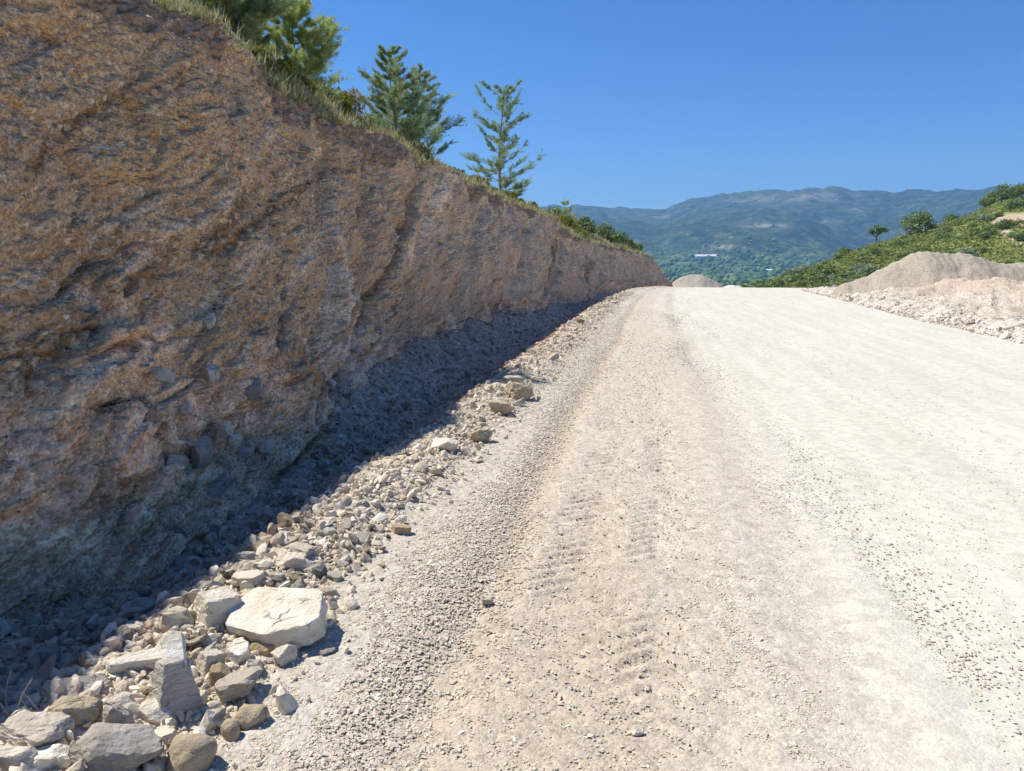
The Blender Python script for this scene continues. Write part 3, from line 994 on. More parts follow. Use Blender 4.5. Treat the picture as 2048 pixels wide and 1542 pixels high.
embedded(403, 905, (.10, .22, .26), (20, 10, 0), LAYR, 'pale split slab sticking out of the lower cliff face', 461)
embedded(352, 925, (.10, .30, .09), (-25, 0, 10), LAYR, 'narrow pale sliver in the cliff left of the split slab', 462)
embedded(432, 975, (.10, .34, .10), (32, 0, -8), BLUER, 'pale grey ledge stone low in the cliff under the split slab', 463)
embedded(325, 752, (.10, .22, .10), (-20, 0, 0), LAYR, 'pale stone capping the grey rock high on the left cliff', 464)
embedded(190, 828, (.10, .18, .10), (10, 0, 10), PALE, 'tan stone at the seam between brown and grey cliff rock', 465)
embedded(30, 935, (.10, .14, .12), (0, 0, 0), LAYR, 'pale stone in the cliff beside the left edge of the picture', 466)
embedded(505, 780, (.10, .30, .16), (24, 0, 0), BLUER, 'grey block in the cliff above the dark recess', 467)

EMB = [mesh_arrays('slab_piece', *rock_verts((.09, g_.uniform(.14, .30), g_.uniform(.05, .12)), 800 + i, 3, 6, 90, .02, True), False) for i, g_ in [(i, np.random.default_rng(960 + i)) for i in range(6)]]
for m_ in EMB:
    m_.materials.append(PALE)
g_ = np.random.default_rng(977)
for i in range(34):
    Ye = math.exp(g_.uniform(math.log(3.7), math.log(13)))
    te = abs(g_.normal(0, .16)) + .06
    ze = -.22 + (float(edge_h(Ye)) + .22) * te
    xe_ = float(base_x(Ye)) + (float(edge_x(np.array([Ye]))[0]) - float(base_x(Ye))) * te + .0
    o = link('rock', EMB[i % 6], None, label='thin pale slab fragment sticking out of the foot of the cliff', cat='rock', group='slab fragments in the foot of the cliff', loc=(xe_, Ye, ze))
    o.rotation_euler = (g_.normal(.1, .5), g_.normal(0, .25), g_.normal(0, .3))
    k_ = g_.uniform(.5, 1.15)
    o.scale = (1, k_, k_ * g_.uniform(.7, 1.4))

# --- repeated stones, individuals for the larger ones
PROT = [mesh_arrays('rock', *rock_verts((1, g.uniform(.45, .85), g.uniform(.18, .5)), 500 + i, 3, int(g.integers(5, 9)), 90, .03, slab=(i % 2 == 0), chip=.04), False) for i, g in [(i, np.random.default_rng(900 + i)) for i in range(18)]]


def scatter_rocks(n, sampler, size, mats, label, cat, group, sink=.25, seed=1):
    g = np.random.default_rng(seed)
    k = 0
    tries = 0
    cache = {}
    while k < n and tries < n * 60:
        tries += 1
        x, y = sampler(g)
        s = size(g, y)
        if any((x - a) ** 2 + (y - b) ** 2 < (c + s * .4) ** 2 for a, b, c in HERO_SPOTS):
            continue
        if g.uniform() < .35:
            HERO_SPOTS.append((x, y, s * .42))
        mi = int(g.integers(len(mats)))
        pi = int(g.integers(len(PROT)))
        me = cache.get((mi, pi))
        if me is None:
            me = PROT[pi].copy()
            me.materials.append(mats[mi])
            cache[(mi, pi)] = me
        o = bpy.data.objects.new('rock', me)
        COL.objects.link(o)
        z = float(ground_z(np.array([x]), np.array([y]))[0])
        o.location = (x, y, z + s * .28 * (1 - sink))
        o.rotation_euler = (g.normal(0, .45), g.normal(0, .45), g.uniform(0, 6.28))
        o.scale = (s, s * g.uniform(.8, 1.1), s * g.uniform(.75, 1.1))
        o['label'] = label
        o['category'] = cat
        o['group'] = group
        k += 1


def s_berm(g):
    y = math.exp(g.uniform(math.log(2.1), math.log(40)))
    return -1.84 + float(np.clip(g.normal(0, .18), -.24, .5)) + float(shift(y)), y


def s_berm_near(g):
    y = g.uniform(1.75, 4.2)
    return -1.80 + float(np.clip(g.normal(0, .2), -.30, .5)), y


def s_ditch(g):
    y = math.exp(g.uniform(math.log(3.2), math.log(24)))
    t = g.uniform(.12, .95)
    return -2.2 + t * (float(_base(y)) + 2.2) + float(shift(y)), y


def s_bank(g):
    y = math.exp(g.uniform(math.log(17), math.log(46)))
    return float(r_edge(y)) + abs(g.normal(0, 1.3)) + .1, y


scatter_rocks(125, s_berm_near, lambda g, y: float(np.clip(g.lognormal(math.log(.078), .45), .045, .18)), [PALE, PALE, CREAM, PALE, GREYR, TANR], 'pale angular stone in the rubble along the left edge of the road', 'rock', 'rubble stones on the near berm', seed=21)
scatter_rocks(65, s_berm, lambda g, y: float(np.clip(g.lognormal(math.log(.05 + .0042 * y), .4), .045, .28)), [PALE, PALE, CREAM, TANR, OCHR], 'small tan stone along the berm between ditch and road', 'rock', 'stones along the berm', seed=22)
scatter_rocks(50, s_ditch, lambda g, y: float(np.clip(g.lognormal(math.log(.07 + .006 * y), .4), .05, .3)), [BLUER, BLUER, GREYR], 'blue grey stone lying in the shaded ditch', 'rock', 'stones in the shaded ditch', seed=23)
scatter_rocks(45, s_bank, lambda g, y: float(np.clip(g.lognormal(math.log(.19), .45), .10, .55)), [CREAM, CREAM, PALE, TANR], 'cream stone on the rubble bank right of the road', 'rock', 'stones on the right bank', seed=24)


# ------------------------------------------------------------------ loose rubble and gravel as stuff
def rot_mats(n, g):
    q = g.normal(size=(n, 4))
    q /= np.linalg.norm(q, axis=1)[:, None]
    w, x, y, z = q.T
    return np.stack([np.stack([1 - 2 * (y * y + z * z), 2 * (x * y - z * w), 2 * (x * z + y * w)], -1),
                     np.stack([2 * (x * y + z * w), 1 - 2 * (x * x + z * z), 2 * (y * z - x * w)], -1),
                     np.stack([2 * (x * z - y * w), 2 * (y * z + x * w), 1 - 2 * (x * x + y * y)], -1)], 1)


def stones(name, X, Y, S, mat, tone, V0s, Fc, seed, lift=.12, zfun=ground_z, flat=1.0, smooth=False):
    g = np.random.default_rng(seed)
    n = len(X)
    k = g.integers(len(V0s), size=n)
    V0 = np.array(V0s)[k]
    sc = S[:, None, None] * np.stack([g.uniform(.8, 1.2, n), g.uniform(.6, 1.0, n), g.uniform(.45, .85, n)], 1)[:, None, :]
    W = np.einsum('nij,nkj->nki', rot_mats(n, g), V0 * sc)
    W[:, :, 2] *= flat
    Z = zfun(X, Y)
    W += np.stack([X, Y, Z + S * lift], 1)[:, None, :]
    nv = V0.shape[1]
    FF = (Fc[None] + (np.arange(n) * nv)[:, None, None]).reshape(-1, Fc.shape[1])
    return link(name, mesh_arrays(name, W.reshape(-1, 3), FF, smooth, {'tone': np.repeat(tone, nv)}), mat, kind='stuff')


def chip_protos(n, seed):
    g = np.random.default_rng(seed)
    c = np.array([[x, y, z] for x in (-.5, .5) for y in (-.5, .5) for z in (-.5, .5)])
    Fq = np.array([[0, 1, 3, 2], [4, 6, 7, 5], [0, 4, 5, 1], [2, 3, 7, 6], [0, 2, 6, 4], [1, 5, 7, 3]])
    Ft = np.concatenate([Fq[:, [0, 1, 2]], Fq[:, [0, 2, 3]]])
    return [c * g.uniform(.55, 1.15, (8, 3)) + g.normal(0, .10, (8, 3)) for _ in range(n)], Ft


def pebble_protos(n, seed):
    V, Fc = ICO[1]
    out = []
    for i in range(n):
        out.append(rock_verts((1, .75, .32 + .025 * i), seed + i, 2, 6, 60, .04, slab=(i % 2 == 0))[0])
    return out, ICO[2][1]


CH, CHF = chip_protos(24, 5)
PB, PBF = pebble_protos(20, 700)

# zones: (count, u-mean, u-sigma or range, size median, sigma)
def lod_y(g, n, y0, y1, k=2.0):
    a = 1 - k
    t = g.uniform(0, 1, n)
    return (y0 ** a + t * (y1 ** a - y0 ** a)) ** (1 / a)


GRAVEL = mat_tone('gravel_chips', [(0, (.54, .50, .43)), (.2, (.55, .485, .38)), (.6, (.55, .475, .365)), (.85, (.63, .57, .455)), (1, (.70, .66, .57))], 60.)
g0 = np.random.default_rng(77)


def tone_for(g, n, grey=.0, light=0.):
    t = np.clip(g.beta(2.2, 1.8, n) + light, 0, 1)
    m = g.uniform(size=n) < grey
    t[m] = g.uniform(0, .2, m.sum())
    return t


def gravel_zone(name_seed, n, usampler, ymin, ymax, med, sig, grey, light, big=.0009):
    g = np.random.default_rng(name_seed)
    y = lod_y(g, n, ymin, ymax)
    u = usampler(g, n, y)
    s = np.clip(g.lognormal(math.log(med), sig, n) + big * y, .004, .06)
    return u + shift(y), y, s, tone_for(g, n, grey, light)


zones = [
    gravel_zone(1, 50000, lambda g, n, y: np.clip(g.normal(-1.40, .36, n), -2.2, -.45), 1.5, 45, .0080, .42, .10, .04),
    gravel_zone(2, 21000, lambda g, n, y: g.uniform(-1.5, .6, n) + g.normal(0, .15, n), 1.4, 30, .0062, .45, .06, .08),
    gravel_zone(3, 14000, lambda g, n, y: g.normal(.53, .15, n) + .06 * np.sin(y * .9), 2.2, 45, .0058, .45, .35, .05),
    gravel_zone(4, 8000, lambda g, n, y: .3 + g.exponential(1.6, n), 2.2, 40, .0060, .45, .35, .25),
    gravel_zone(5, 4500, lambda g, n, y: 1.08 + .16 * np.sin(y * .7 + 1) + g.normal(0, .22, n), 3.0, 40, .0062, .4, .4, .15),
    gravel_zone(6, 4500, lambda g, n, y: g.normal(-.95, .16, n), 2.0, 40, .0095, .4, .08, -.05),
    gravel_zone(7, 5000, lambda g, n, y: g.normal(-1.1, .18, n), 3.0, 60, .0095, .4, .18, 0.03),
]
gx, gy, gs, gt = [np.concatenate([z[i] for z in zones]) for i in range(4)]
stones('gravel', gx, gy, gs, GRAVEL, gt, CH, CHF, 78, lift=.0, flat=.52)

RUBBLE = mat_tone('rubble_stones', [(0, (.42, .35, .25)), (.35, (.57, .485, .36)), (.65, (.67, .59, .46)), (1, (.80, .74, .61))], 90.)
g = np.random.default_rng(79)
n = 12500
y = lod_y(g, n, 1.2, 45, 1.6)
x = -1.82 + np.clip(g.normal(0, .2, n), -.27, .6) + shift(y)
s = np.clip(g.lognormal(math.log(.021), .6, n) + .0017 * y, .010, .13)
stones('rubble', x, y, s, RUBBLE, g.beta(2, 2, n), PB, PBF, 80, lift=.2)
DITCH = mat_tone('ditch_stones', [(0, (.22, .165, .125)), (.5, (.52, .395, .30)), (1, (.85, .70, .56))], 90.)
n = 8500
y = lod_y(g, n, 2.2, 40, 1.5)
tt = g.uniform(.0, 1.06, n)
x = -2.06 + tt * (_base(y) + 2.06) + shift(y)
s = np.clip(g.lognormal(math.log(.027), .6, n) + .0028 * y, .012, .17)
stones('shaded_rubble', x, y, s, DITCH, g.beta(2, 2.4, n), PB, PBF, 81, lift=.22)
n = 6500
y = np.exp(g.uniform(math.log(15), math.log(55), n))
x = r_edge(y) + np.abs(g.normal(0, 1.4, n)) - .05
s = np.clip(g.lognormal(math.log(.042), .6, n), .018, .26)
BANKS = mat_tone('bank_stones', [(0, (.42, .34, .26)), (.4, (.58, .50, .40)), (1, (.78, .73, .63))], 40.)
stones('bank_rubble', x, y, s, BANKS, g.beta(2.4, 1.8, n), PB, PBF, 82, lift=.2)


# ------------------------------------------------------------------ plants
def tris_from(c, d, w, ln):
    """thin triangles: base centre c, direction d, width vector w, length ln"""
    a = c - w
    b = c + w
    t = c + d * ln[:, None]
    return np.stack([a, b, t], 1)


def unit(v):
    return v / np.maximum(np.linalg.norm(v, axis=-1, keepdims=True), 1e-9)


def needle_mesh(name, centers, dirs, g, nper=16, ln=.14, wd=.011, tone=None):
    n = len(centers)
    c = np.repeat(centers, nper, 0)
    d = np.repeat(dirs, nper, 0) * .75 + g.normal(0, .62, (n * nper, 3))
    d = unit(d)
    c = c + g.normal(0, ln * .16, c.shape)
    w = unit(np.cross(d, g.normal(size=d.shape))) * (wd * g.uniform(.7, 1.3, (len(d), 1)))
    T = tris_from(c, d, w, ln * g.uniform(.6, 1.2, len(d)))
    tn = np.repeat(tone if tone is not None else g.uniform(0, 1, n), nper) + g.normal(0, .12, n * nper)
    return mesh_arrays(name, T.reshape(-1, 3), np.arange(len(T) * 3).reshape(-1, 3), False, {'tone': np.repeat(np.clip(tn, 0, 1), 3)})


def tube(paths, nseg=7):
    """list of (points (k,3), radii (k,)) -> verts, quads"""
    VV, FF, o = [], [], 0
    for P, rad in paths:
        P = np.asarray(P)
        k = len(P)
        tg = unit(np.gradient(P, axis=0))
        ref = np.array([1., 0, 0]) if abs(tg[0][0]) < .8 else np.array([0, 1., 0])
        a = unit(np.cross(tg, ref))
        b = np.cross(tg, a)
        an = np.arange(nseg) / nseg * 2 * math.pi
        ring = P[:, None] + rad[:, None, None] * (np.cos(an)[None, :, None] * a[:, None] + np.sin(an)[None, :, None] * b[:, None])
        VV.append(ring.reshape(-1, 3))
        for i in range(k - 1):
            for j in range(nseg):
                FF.append((o + i * nseg + j, o + i * nseg + (j + 1) % nseg, o + (i + 1) * nseg + (j + 1) % nseg, o + (i + 1) * nseg + j))
        o += k * nseg
    return np.concatenate(VV), np.array(FF)


PINE_L = [(0, (.13, .185, .09)), (.45, (.29, .375, .175)), (1, (.50, .58, .28))]
LEAF_PINE = mat_leaf('pine_needles', PINE_L, .4)
LEAF_PINEY = mat_leaf('young_pine_needles', [(0, (.21, .27, .08)), (.45, (.42, .50, .17)), (1, (.62, .66, .27))], .4)
BARK = mat_bark('pine_bark', (.17, .135, .10), (.36, .30, .24))


def pine(loc, h, width, label, seed, mat=LEAF_PINE, whorls=11, start=.10, per=6, dens=1.0, lean=(0, 0), power=.8, bare=.0, group='young pines along the cliff top', name='pine_tree', nl=None, tops=1):
    g = np.random.default_rng(seed)
    root = link(name, None, label=label, cat='tree', group=group, loc=loc)
    paths, cs, ds, tn = [], [], [], []
    k = 12
    for ti in range(tops):
        t = np.linspace(0, 1, k)
        offx = 0 if ti == 0 else (1 if ti % 2 else -1) * width * g.uniform(.18, .3)
        hh = h * (1 if ti == 0 else g.uniform(.7, .85))
        tr = np.stack([lean[0] * t ** 1.3 + offx * np.sqrt(t) + .02 * h * np.sin(t * 5 + seed), lean[1] * t + .015 * h * np.sin(t * 4 + 2 * seed), t * hh - .3], 1)
        r0 = .013 * h + .01
        paths.append((tr, r0 * (1 - t) ** .8 + .006))
        nlim = whorls
        for wi in range(nlim):
            f = start + (1 - start) * (wi + g.uniform(-.2, .2)) / nlim
            f = min(max(f, .03), .985)
            L = width * .5 * ((1 - f) ** power * .95 + .09) * (1 if ti == 0 else .75)
            L *= g.uniform(.75, 1.2)
            ph = g.uniform(0, 6.28)
            for b in range(per):
                if g.uniform() < bare + .08:
                    continue
                az = ph + b * 2 * math.pi / per + g.normal(0, .25)
                Lb = L * g.uniform(.45, 1.12)
                p0 = np.array([np.interp(f, t, tr[:, i]) for i in range(3)])
                q = np.linspace(0, 1, 6)
                out = np.array([math.cos(az), math.sin(az), 0])
                rise = g.uniform(.12, .8) + .35 * f
                P = p0 + out * (q * Lb)[:, None] + np.array([0, 0, 1.]) * (Lb * (rise * q ** 1.5 - .12 * q))[:, None]
                paths.append((P, (.010 + .006 * Lb) * (1 - .75 * q)))
                ntw = max(3, int(1.2 * dens * (3 + 5 * Lb / max(.4, width * .3))))
                for tw in range(ntw):
                    qq = g.uniform(.35, 1.0)
                    c = np.array([np.interp(qq, q, P[:, i]) for i in range(3)])
                    side = unit(out * g.uniform(.4, 1) + np.cross(out, [0, 0, 1.]) * g.normal(0, .8) + np.array([0, 0, g.uniform(.1, 1.3)]))
                    l2 = Lb * .34 * g.uniform(.25, 1)
                    base_t = g.uniform(.15, .75)
                    for e in np.linspace(.2, 1, 4):
                        cs.append(c + side * l2 * e)
                        ds.append(side)
                        tn.append(base_t + .18 * e * g.uniform(.5, 1.2))
        for e in np.linspace(.86, 1, 6):
            cs.append(np.array([np.interp(e, t, tr[:, i]) for i in range(3)]))
            ds.append(np.array([0, 0, 1.]))
            tn.append(.7)
    V, Fq = tube(paths, 6)
    link('trunk', mesh_arrays('trunk', V, Fq, True), BARK, parent=root)
    ln = nl or (.045 * h ** .5 + .03)
    link('crown', needle_mesh('crown', np.array(cs), np.array(ds), g, 16, ln, ln * .06, np.clip(np.array(tn), 0, 1)), mat, parent=root)
    return root


def leaf_quads(c, nrm, s, g):
    a = unit(np.cross(nrm, g.normal(size=nrm.shape)))
    b = np.cross(nrm, a)
    a = a * s[:, None]
    b = b * (s * g.uniform(.45, .8, len(s)))[:, None]
    return np.stack([c - a, c - b, c + a, c + b], 1)


def bush_mesh(name, dims, seed, nleaf=900, leaf=.05, lumps=9, tone0=.5, rs=1.0):
    g = np.random.default_rng(seed)
    D = np.array(dims) / 2
    C = unit(g.normal(size=(lumps, 3))) * D * g.uniform(.2, .62, (lumps, 1))
    C[:, 2] = np.abs(C[:, 2]) * 1.0
    Rr = D.min() * g.uniform(.45, .8, lumps) * rs
    if rs < 1:
        C *= 1.45
    lt = g.uniform(-.2, .2, lumps)
    k = g.integers(lumps, size=nleaf)
    d = unit(g.normal(size=(nleaf, 3)))
    rr = Rr[k] * g.uniform(.45, 1.08, nleaf) ** .7
    c = C[k] + d * rr[:, None]
    c[:, 2] = np.maximum(c[:, 2] + D[2] * .35, .01)
    nn = unit(d + g.normal(0, .7, d.shape))
    Q = leaf_quads(c, nn, leaf * g.uniform(.6, 1.3, nleaf), g)
    tn = np.clip(tone0 + lt[k] + g.normal(0, .18, nleaf), 0, 1)
    return mesh_arrays(name, Q.reshape(-1, 3), np.arange(nleaf * 4).reshape(-1, 4), False, {'tone': np.repeat(tn, 4)})


def stem_mesh(h, seed, n=5, r=.02):
    g = np.random.default_rng(seed)
    paths = []
    for i in range(n):
        q = np.linspace(0, 1, 5)
        d = np.array([g.normal(0, .35), g.normal(0, .35), 1.])
        P = q[:, None] * d * h * g.uniform(.5, .8) - np.array([0, 0, .1])
        paths.append((P, r * (1 - .7 * q)))
    V, Fq = tube(paths, 5)
    return mesh_arrays('stem', V, Fq, True)


def shrub(name, loc, dims, label, mat, seed, nleaf=1200, leaf=.04, group='shrubs on the cliff top', cat='shrub', lumps=10):
    root = link(name, None, label=label, cat=cat, group=group, loc=loc)
    link('foliage', bush_mesh('foliage', dims, seed, nleaf, leaf, lumps), mat, parent=root)
    link('stem', stem_mesh(dims[2], seed + 1, r=.012 * dims[2] + .006), BARK, parent=root)
    return root


def hill_pt(px, Y, back):
    """Point on the cliff-top slope seen at column px from depth Y."""
    d = ray(px, 400)
    x = d[0] / d[1] * Y
    z = float(hill_z(np.array([x]), np.array([Y]))[0])
    return np.array([x, Y, z])


def tree_at(px_base, px_top, py_top, X):
    """Base on the hillside at lateral X in column px_base; height so the top shows at py_top."""
    d = ray(px_base, 300)
    Y = X / (d[0] / d[1])
    z = float(hill_z(np.array([X]), np.array([Y]))[0])
    top = at_depth(px_top, py_top, Y)
    return np.array([X, Y, z]), top[2] - z, top[0] - X, Y / F * 1.0


def P_(pxb, pxt, pyt, X, wpx, label, seed, **kw):
    b, h, lx, k = tree_at(pxb, pxt, pyt, X)
    return pine(b, h + .3, wpx * k, label, seed, lean=(lx, 0), **kw)


P_(440, 445, -150, -6.6, 270, 'tall bluish pine cut off by the top of the picture', 601, start=.02, power=.45, whorls=18, dens=2.2)
P_(372, 366, -120, -6.2, 170, 'yellowish pine furthest left on the cliff top, cut off by the top of the picture', 608, mat=LEAF_PINEY, whorls=12, dens=1.6, power=.5, start=.03)
P_(505, 510, -25, -9.5, 130, 'slim dark pine between the tall bluish pine and the bright bushy pine', 602, whorls=11, dens=1.9)
P_(592, 585, 8, -9.0, 235, 'bright green bushy pine second along the cliff top', 603, mat=LEAF_PINEY, whorls=12, dens=2.4, power=.6)
P_(790, 783, 98, -12.0, 190, 'taller of the twin grey green pines in the middle of the cliff top', 604, whorls=13, dens=2.4, power=.75)
P_(838, 838, 140, -12.3, 205, 'shorter of the twin pines, its low boughs reaching right', 605, whorls=12, dens=2.4, power=.75)
P_(1002, 1003, 172, -13.8, 150, 'sparse pine with a visible straight trunk, last tall one on the cliff top', 606, whorls=12, per=7, dens=1.7, bare=.22, power=.42, start=.04, nl=.20)
P_(1128, 1128, 394, -9.6, 90, 'small bright pine sapling at the far end of the cliff top', 607, mat=LEAF_PINEY, whorls=8, dens=1.3)

DRY = mat_leaf('dry_shrub_leaves', [(0, (.13, .105, .05)), (.5, (.26, .225, .10)), (1, (.40, .35, .18))], .25)
GREENB = mat_leaf('green_shrub_leaves', [(0, (.08, .12, .04)), (.5, (.20, .27, .09)), (1, (.37, .44, .17))], .3)
DARKB = mat_leaf('dark_shrub_leaves', [(0, (.08, .12, .045)), (.5, (.20, .27, .10)), (1, (.36, .43, .18))], .3)
YELB = mat_leaf('yellow_shrub_leaves', [(0, (.12, .12, .02)), (.5, (.24, .23, .04)), (1, (.36, .33, .08))], .3)


def S_(px, Y, dims, label, mat, seed, **kw):
    p = hill_pt(px, Y, 0)
    kw.setdefault('nleaf', 1600)
    return shrub(kw.pop('name', 'shrub'), p - np.array([0, 0, .05]), dims, label, mat, seed, **kw)


S_(690, 14.5, (1.1, 1.0, .75), 'dry olive shrub on the rim between the bushy pine and the twin pines', DRY, 621, leaf=.035)
S_(735, 16.5, (.7, .7, .45), 'dark low shrub under the twin pines on the rim', DARKB, 622, leaf=.035)
S_(380, 10.0, (.9, .9, .55), 'yellowish weedy shrub at the foot of the tall bluish pine', YELB, 623, leaf=.03)
S_(905, 36, (1.3, 1.2, .8), 'small dark shrub between the twin pines and the sparse pine', DARKB, 624, leaf=.06)
S_(935, 24, (1.2, 1.0, .5), 'dry grey shrub left of the sparse pine', DRY, 625, leaf=.05)
S_(1020, 30, (1.0, 1.0, .4), 'low green shrub under the sparse pine', GREENB, 626, leaf=.05)
S_(1105, 50, (2.8, 2.4, 1.8), 'green shrub left of the pine sapling', GREENB, 627, leaf=.09)
S_(1133, 48, (2.8, 2.2, 1.7), 'yellow green shrub in front of the pine sapling', YELB, 628, leaf=.08)
S_(1165, 58, (3.6, 2.6, 1.9), 'dark green shrub right of the pine sapling', DARKB, 629, leaf=.1)
S_(1200, 64, (4.0, 2.8, 1.8), 'dark shrub in the middle of the low row at the far rim', DARKB, 630, leaf=.1)
S_(1235, 70, (4.0, 2.8, 1.6), 'green shrub second from the end of the far rim', GREENB, 631, leaf=.11)
S_(1262, 74, (3.4, 2.6, 1.4), 'last green shrub on the far rim above the road bend', GREENB, 632, leaf=.11)

for i in range(48):
    g_ = np.random.default_rng(1200 + i)
    Yw = float(np.exp(g_.uniform(math.log(9), math.log(74))))
    xw = float(np.interp(Yw, ys_c, topX)) - g_.uniform(.15, .5) - .012 * Yw
    zw = float(hill_z(np.array([xw]), np.array([Yw]))[0])
    sz = g_.uniform(.25, .55) * (1 + .026 * Yw)
    mt = (GREENB, DRY, YELB, GREENB)[int(g_.integers(4))]
    me = bush_mesh('low_weed', (sz * 1.4, sz * 1.2, sz * .8), 1300 + i, 420, .03 * (1 + .03 * Yw), 3)
    lab = {GREENB: 'low green weed on the rim of the cliff', DRY: 'low dry brown weed on the rim of the cliff', YELB: 'low yellow green weed on the rim of the cliff'}[mt]
    link('low_weed', me, mt, label=lab, cat='weed', group=lab.replace('weed', 'weeds').replace(' of the cliff', ''), loc=(xw, Yw, zw - .04))

# dry grass along the rim
GRASS = mat_leaf('dry_grass_blades', [(0, (.17, .21, .07)), (.4, (.33, .32, .14)), (.75, (.48, .43, .24)), (1, (.58, .53, .34))], .3)


def make_grass():
    g = np.random.default_rng(88)
    n = 15000
    y = np.exp(g.uniform(math.log(4.5), math.log(80), n))
    d = np.abs(g.normal(0, 1.0, n)) * (.5 + .03 * y) + .02
    patch = n2(y, d, .8, 3, 95)
    keep = (patch > -.35) | (g.uniform(size=n) < .3)
    y, d = y[keep], d[keep]
    n = len(y)
    ex = np.interp(y, ys_c, topX)
    ez = np.interp(y, ys_c, topZ)
    x = ex - d
    z = hill_z(x, y)
    z0 = hill_z(ex, y)
    z = z + (ez - z0) * np.exp(-d / .5) - .02
    nb = 9
    c = np.repeat(np.stack([x, y, z], 1), nb, 0)
    c[:, :2] += g.normal(0, .05, (n * nb, 2)) * (1 + .04 * np.repeat(y, nb))[:, None]
    dr = unit(np.stack([g.normal(.12, .42, n * nb), g.normal(0, .42, n * nb), np.ones(n * nb)], 1))
    ln = np.repeat(np.clip(g.lognormal(math.log(.07), .5, n), .03, .26), nb) * g.uniform(.5, 1.2, n * nb) * (1 + .022 * np.repeat(y, nb))
    w = unit(np.cross(dr, g.normal(size=dr.shape))) * (.004 + .0006 * np.repeat(y, nb))[:, None]
    T = tris_from(c, dr, w, ln)
    tn = np.clip(np.repeat(g.beta(2.2, 1.7, n), nb) + g.normal(0, .12, n * nb), 0, 1)
    link('grass', mesh_arrays('grass', T.reshape(-1, 3), np.arange(len(T) * 3).reshape(-1, 3), False, {'tone': np.repeat(tn, 3)}), GRASS, kind='stuff')


make_grass()

# fallen dead branch on the rim
def rim_pt(y, d=0.):
    ex = float(np.interp(y, ys_c, topX)) - d
    return np.array([ex, y, float(np.interp(y, ys_c, topZ)) + d * .3])


DEAD = mat_bark('dead_wood', (.42, .36, .28), (.66, .60, .50))
b0, b1 = rim_pt(7.75, .15) + np.array([0, 0, .03]), rim_pt(8.35, -.02) + np.array([.05, 0, .10])
q = np.linspace(0, 1, 9)[:, None]
bp = b0 + (b1 - b0) * q + np.array([0, 0, .02]) * np.sin(q * 5)
V, Fq = tube([(bp - b0, np.linspace(.028, .014, 9)), (np.array([bp[5] - b0, bp[5] - b0 + [.02, .08, -.06], bp[5] - b0 + [.05, .13, -.16]]), np.array([.012, .009, .004]))], 8)
link('fallen_branch', mesh_arrays('fallen_branch', V, Fq, True), DEAD, label='pale dead branch lying on the rim below the tall bluish pine', cat='branch', loc=b0)

# dry stalks at the lower left
STALK = mat_bark('dry_stalk', (.30, .27, .22), (.48, .44, .36))
for sx, sy, hh, lb, sd in ((32, 1452, .17, 'thin dry stalks forking up at the lower left edge', 5), (95, 1448, .15, 'single bent dry stalk right of the forking stalks', 8)):
    p = ground_hit(sx, sy)
    g = np.random.default_rng(sd)
    paths = []
    for i in range(4 if sd == 5 else 2):
        qq = np.linspace(0, 1, 7)
        dv = np.array([g.normal(0, .28), g.normal(0, .2), 1.])
        P = qq[:, None] * dv * hh * g.uniform(.7, 1.1) + np.array([.02, 0, 0]) * (np.sin(qq * 3) * g.normal())[:, None]
        paths.append((P - np.array([0, 0, .02]), .0022 * (1 - .6 * qq) + .0006))
    V, Fq = tube(paths, 5)
    link('dry_weed', mesh_arrays('dry_weed', V, Fq, True), STALK, label=lb, cat='weed', loc=p)

# ------------------------------------------------------------------ right hill vegetation
def hill_at(a, v):
    return right_hill(np.array([a]), np.array([v]))[0]


OLIVEB = mat_leaf('grey_green_leaves', [(0, (.11, .15, .08)), (.5, (.27, .335, .19)), (1, (.47, .53, .33))], .3)
bush_sets = [
    ('green', GREENB, 'rounded mid green bush on the scrub hill right of the road', 'green bushes on the scrub hill'),
    ('olive', OLIVEB, 'rounded grey green bush on the scrub hill right of the road', 'grey green bushes on the scrub hill'),
    ('dark', DARKB, 'dark green bush on the scrub hill right of the road', 'dark bushes on the scrub hill'),
]
protos = {}
for i, (k, mt, lb, gp) in enumerate(bush_sets):
    protos[k] = []
    for j in range(4):
        me = bush_mesh('bush', (1, 1, .85), 650 + i * 10 + j, 950, .048, 9)
        me.materials.append(mt)
        protos[k].append(me)
g = np.random.default_rng(91)
placed = 0
tx, ty, tv = hill_track
while placed < 215:
    a = g.uniform(0, .93)
    v = g.uniform(.12, 1.02)
    p = hill_at(a, v)
    qx, qy = project(p[None])
    near = np.argmin((tx - qx[0]) ** 2 + (ty - qy[0]) ** 2)
    if tv[near] > .2:
        continue
    k = int(g.choice(3, p=[.36, .42, .22]))
    key, mt, lb, gp = bush_sets[k]
    me = protos[key][int(g.integers(4))]
    o = bpy.data.objects.new('bush', me)
    COL.objects.link(o)
    s = float(np.clip(g.lognormal(math.log(2.0), .35), 1.0, 3.8))
    o.location = p + np.array([0, 0, -.1])
    o.scale = (s * g.uniform(.9, 1.3), s, s * g.uniform(.65, .95))
    o.rotation_euler = (0, 0, g.uniform(0, 6.28))
    o['label'], o['category'], o['group'] = lb, 'bush', gp
    placed += 1


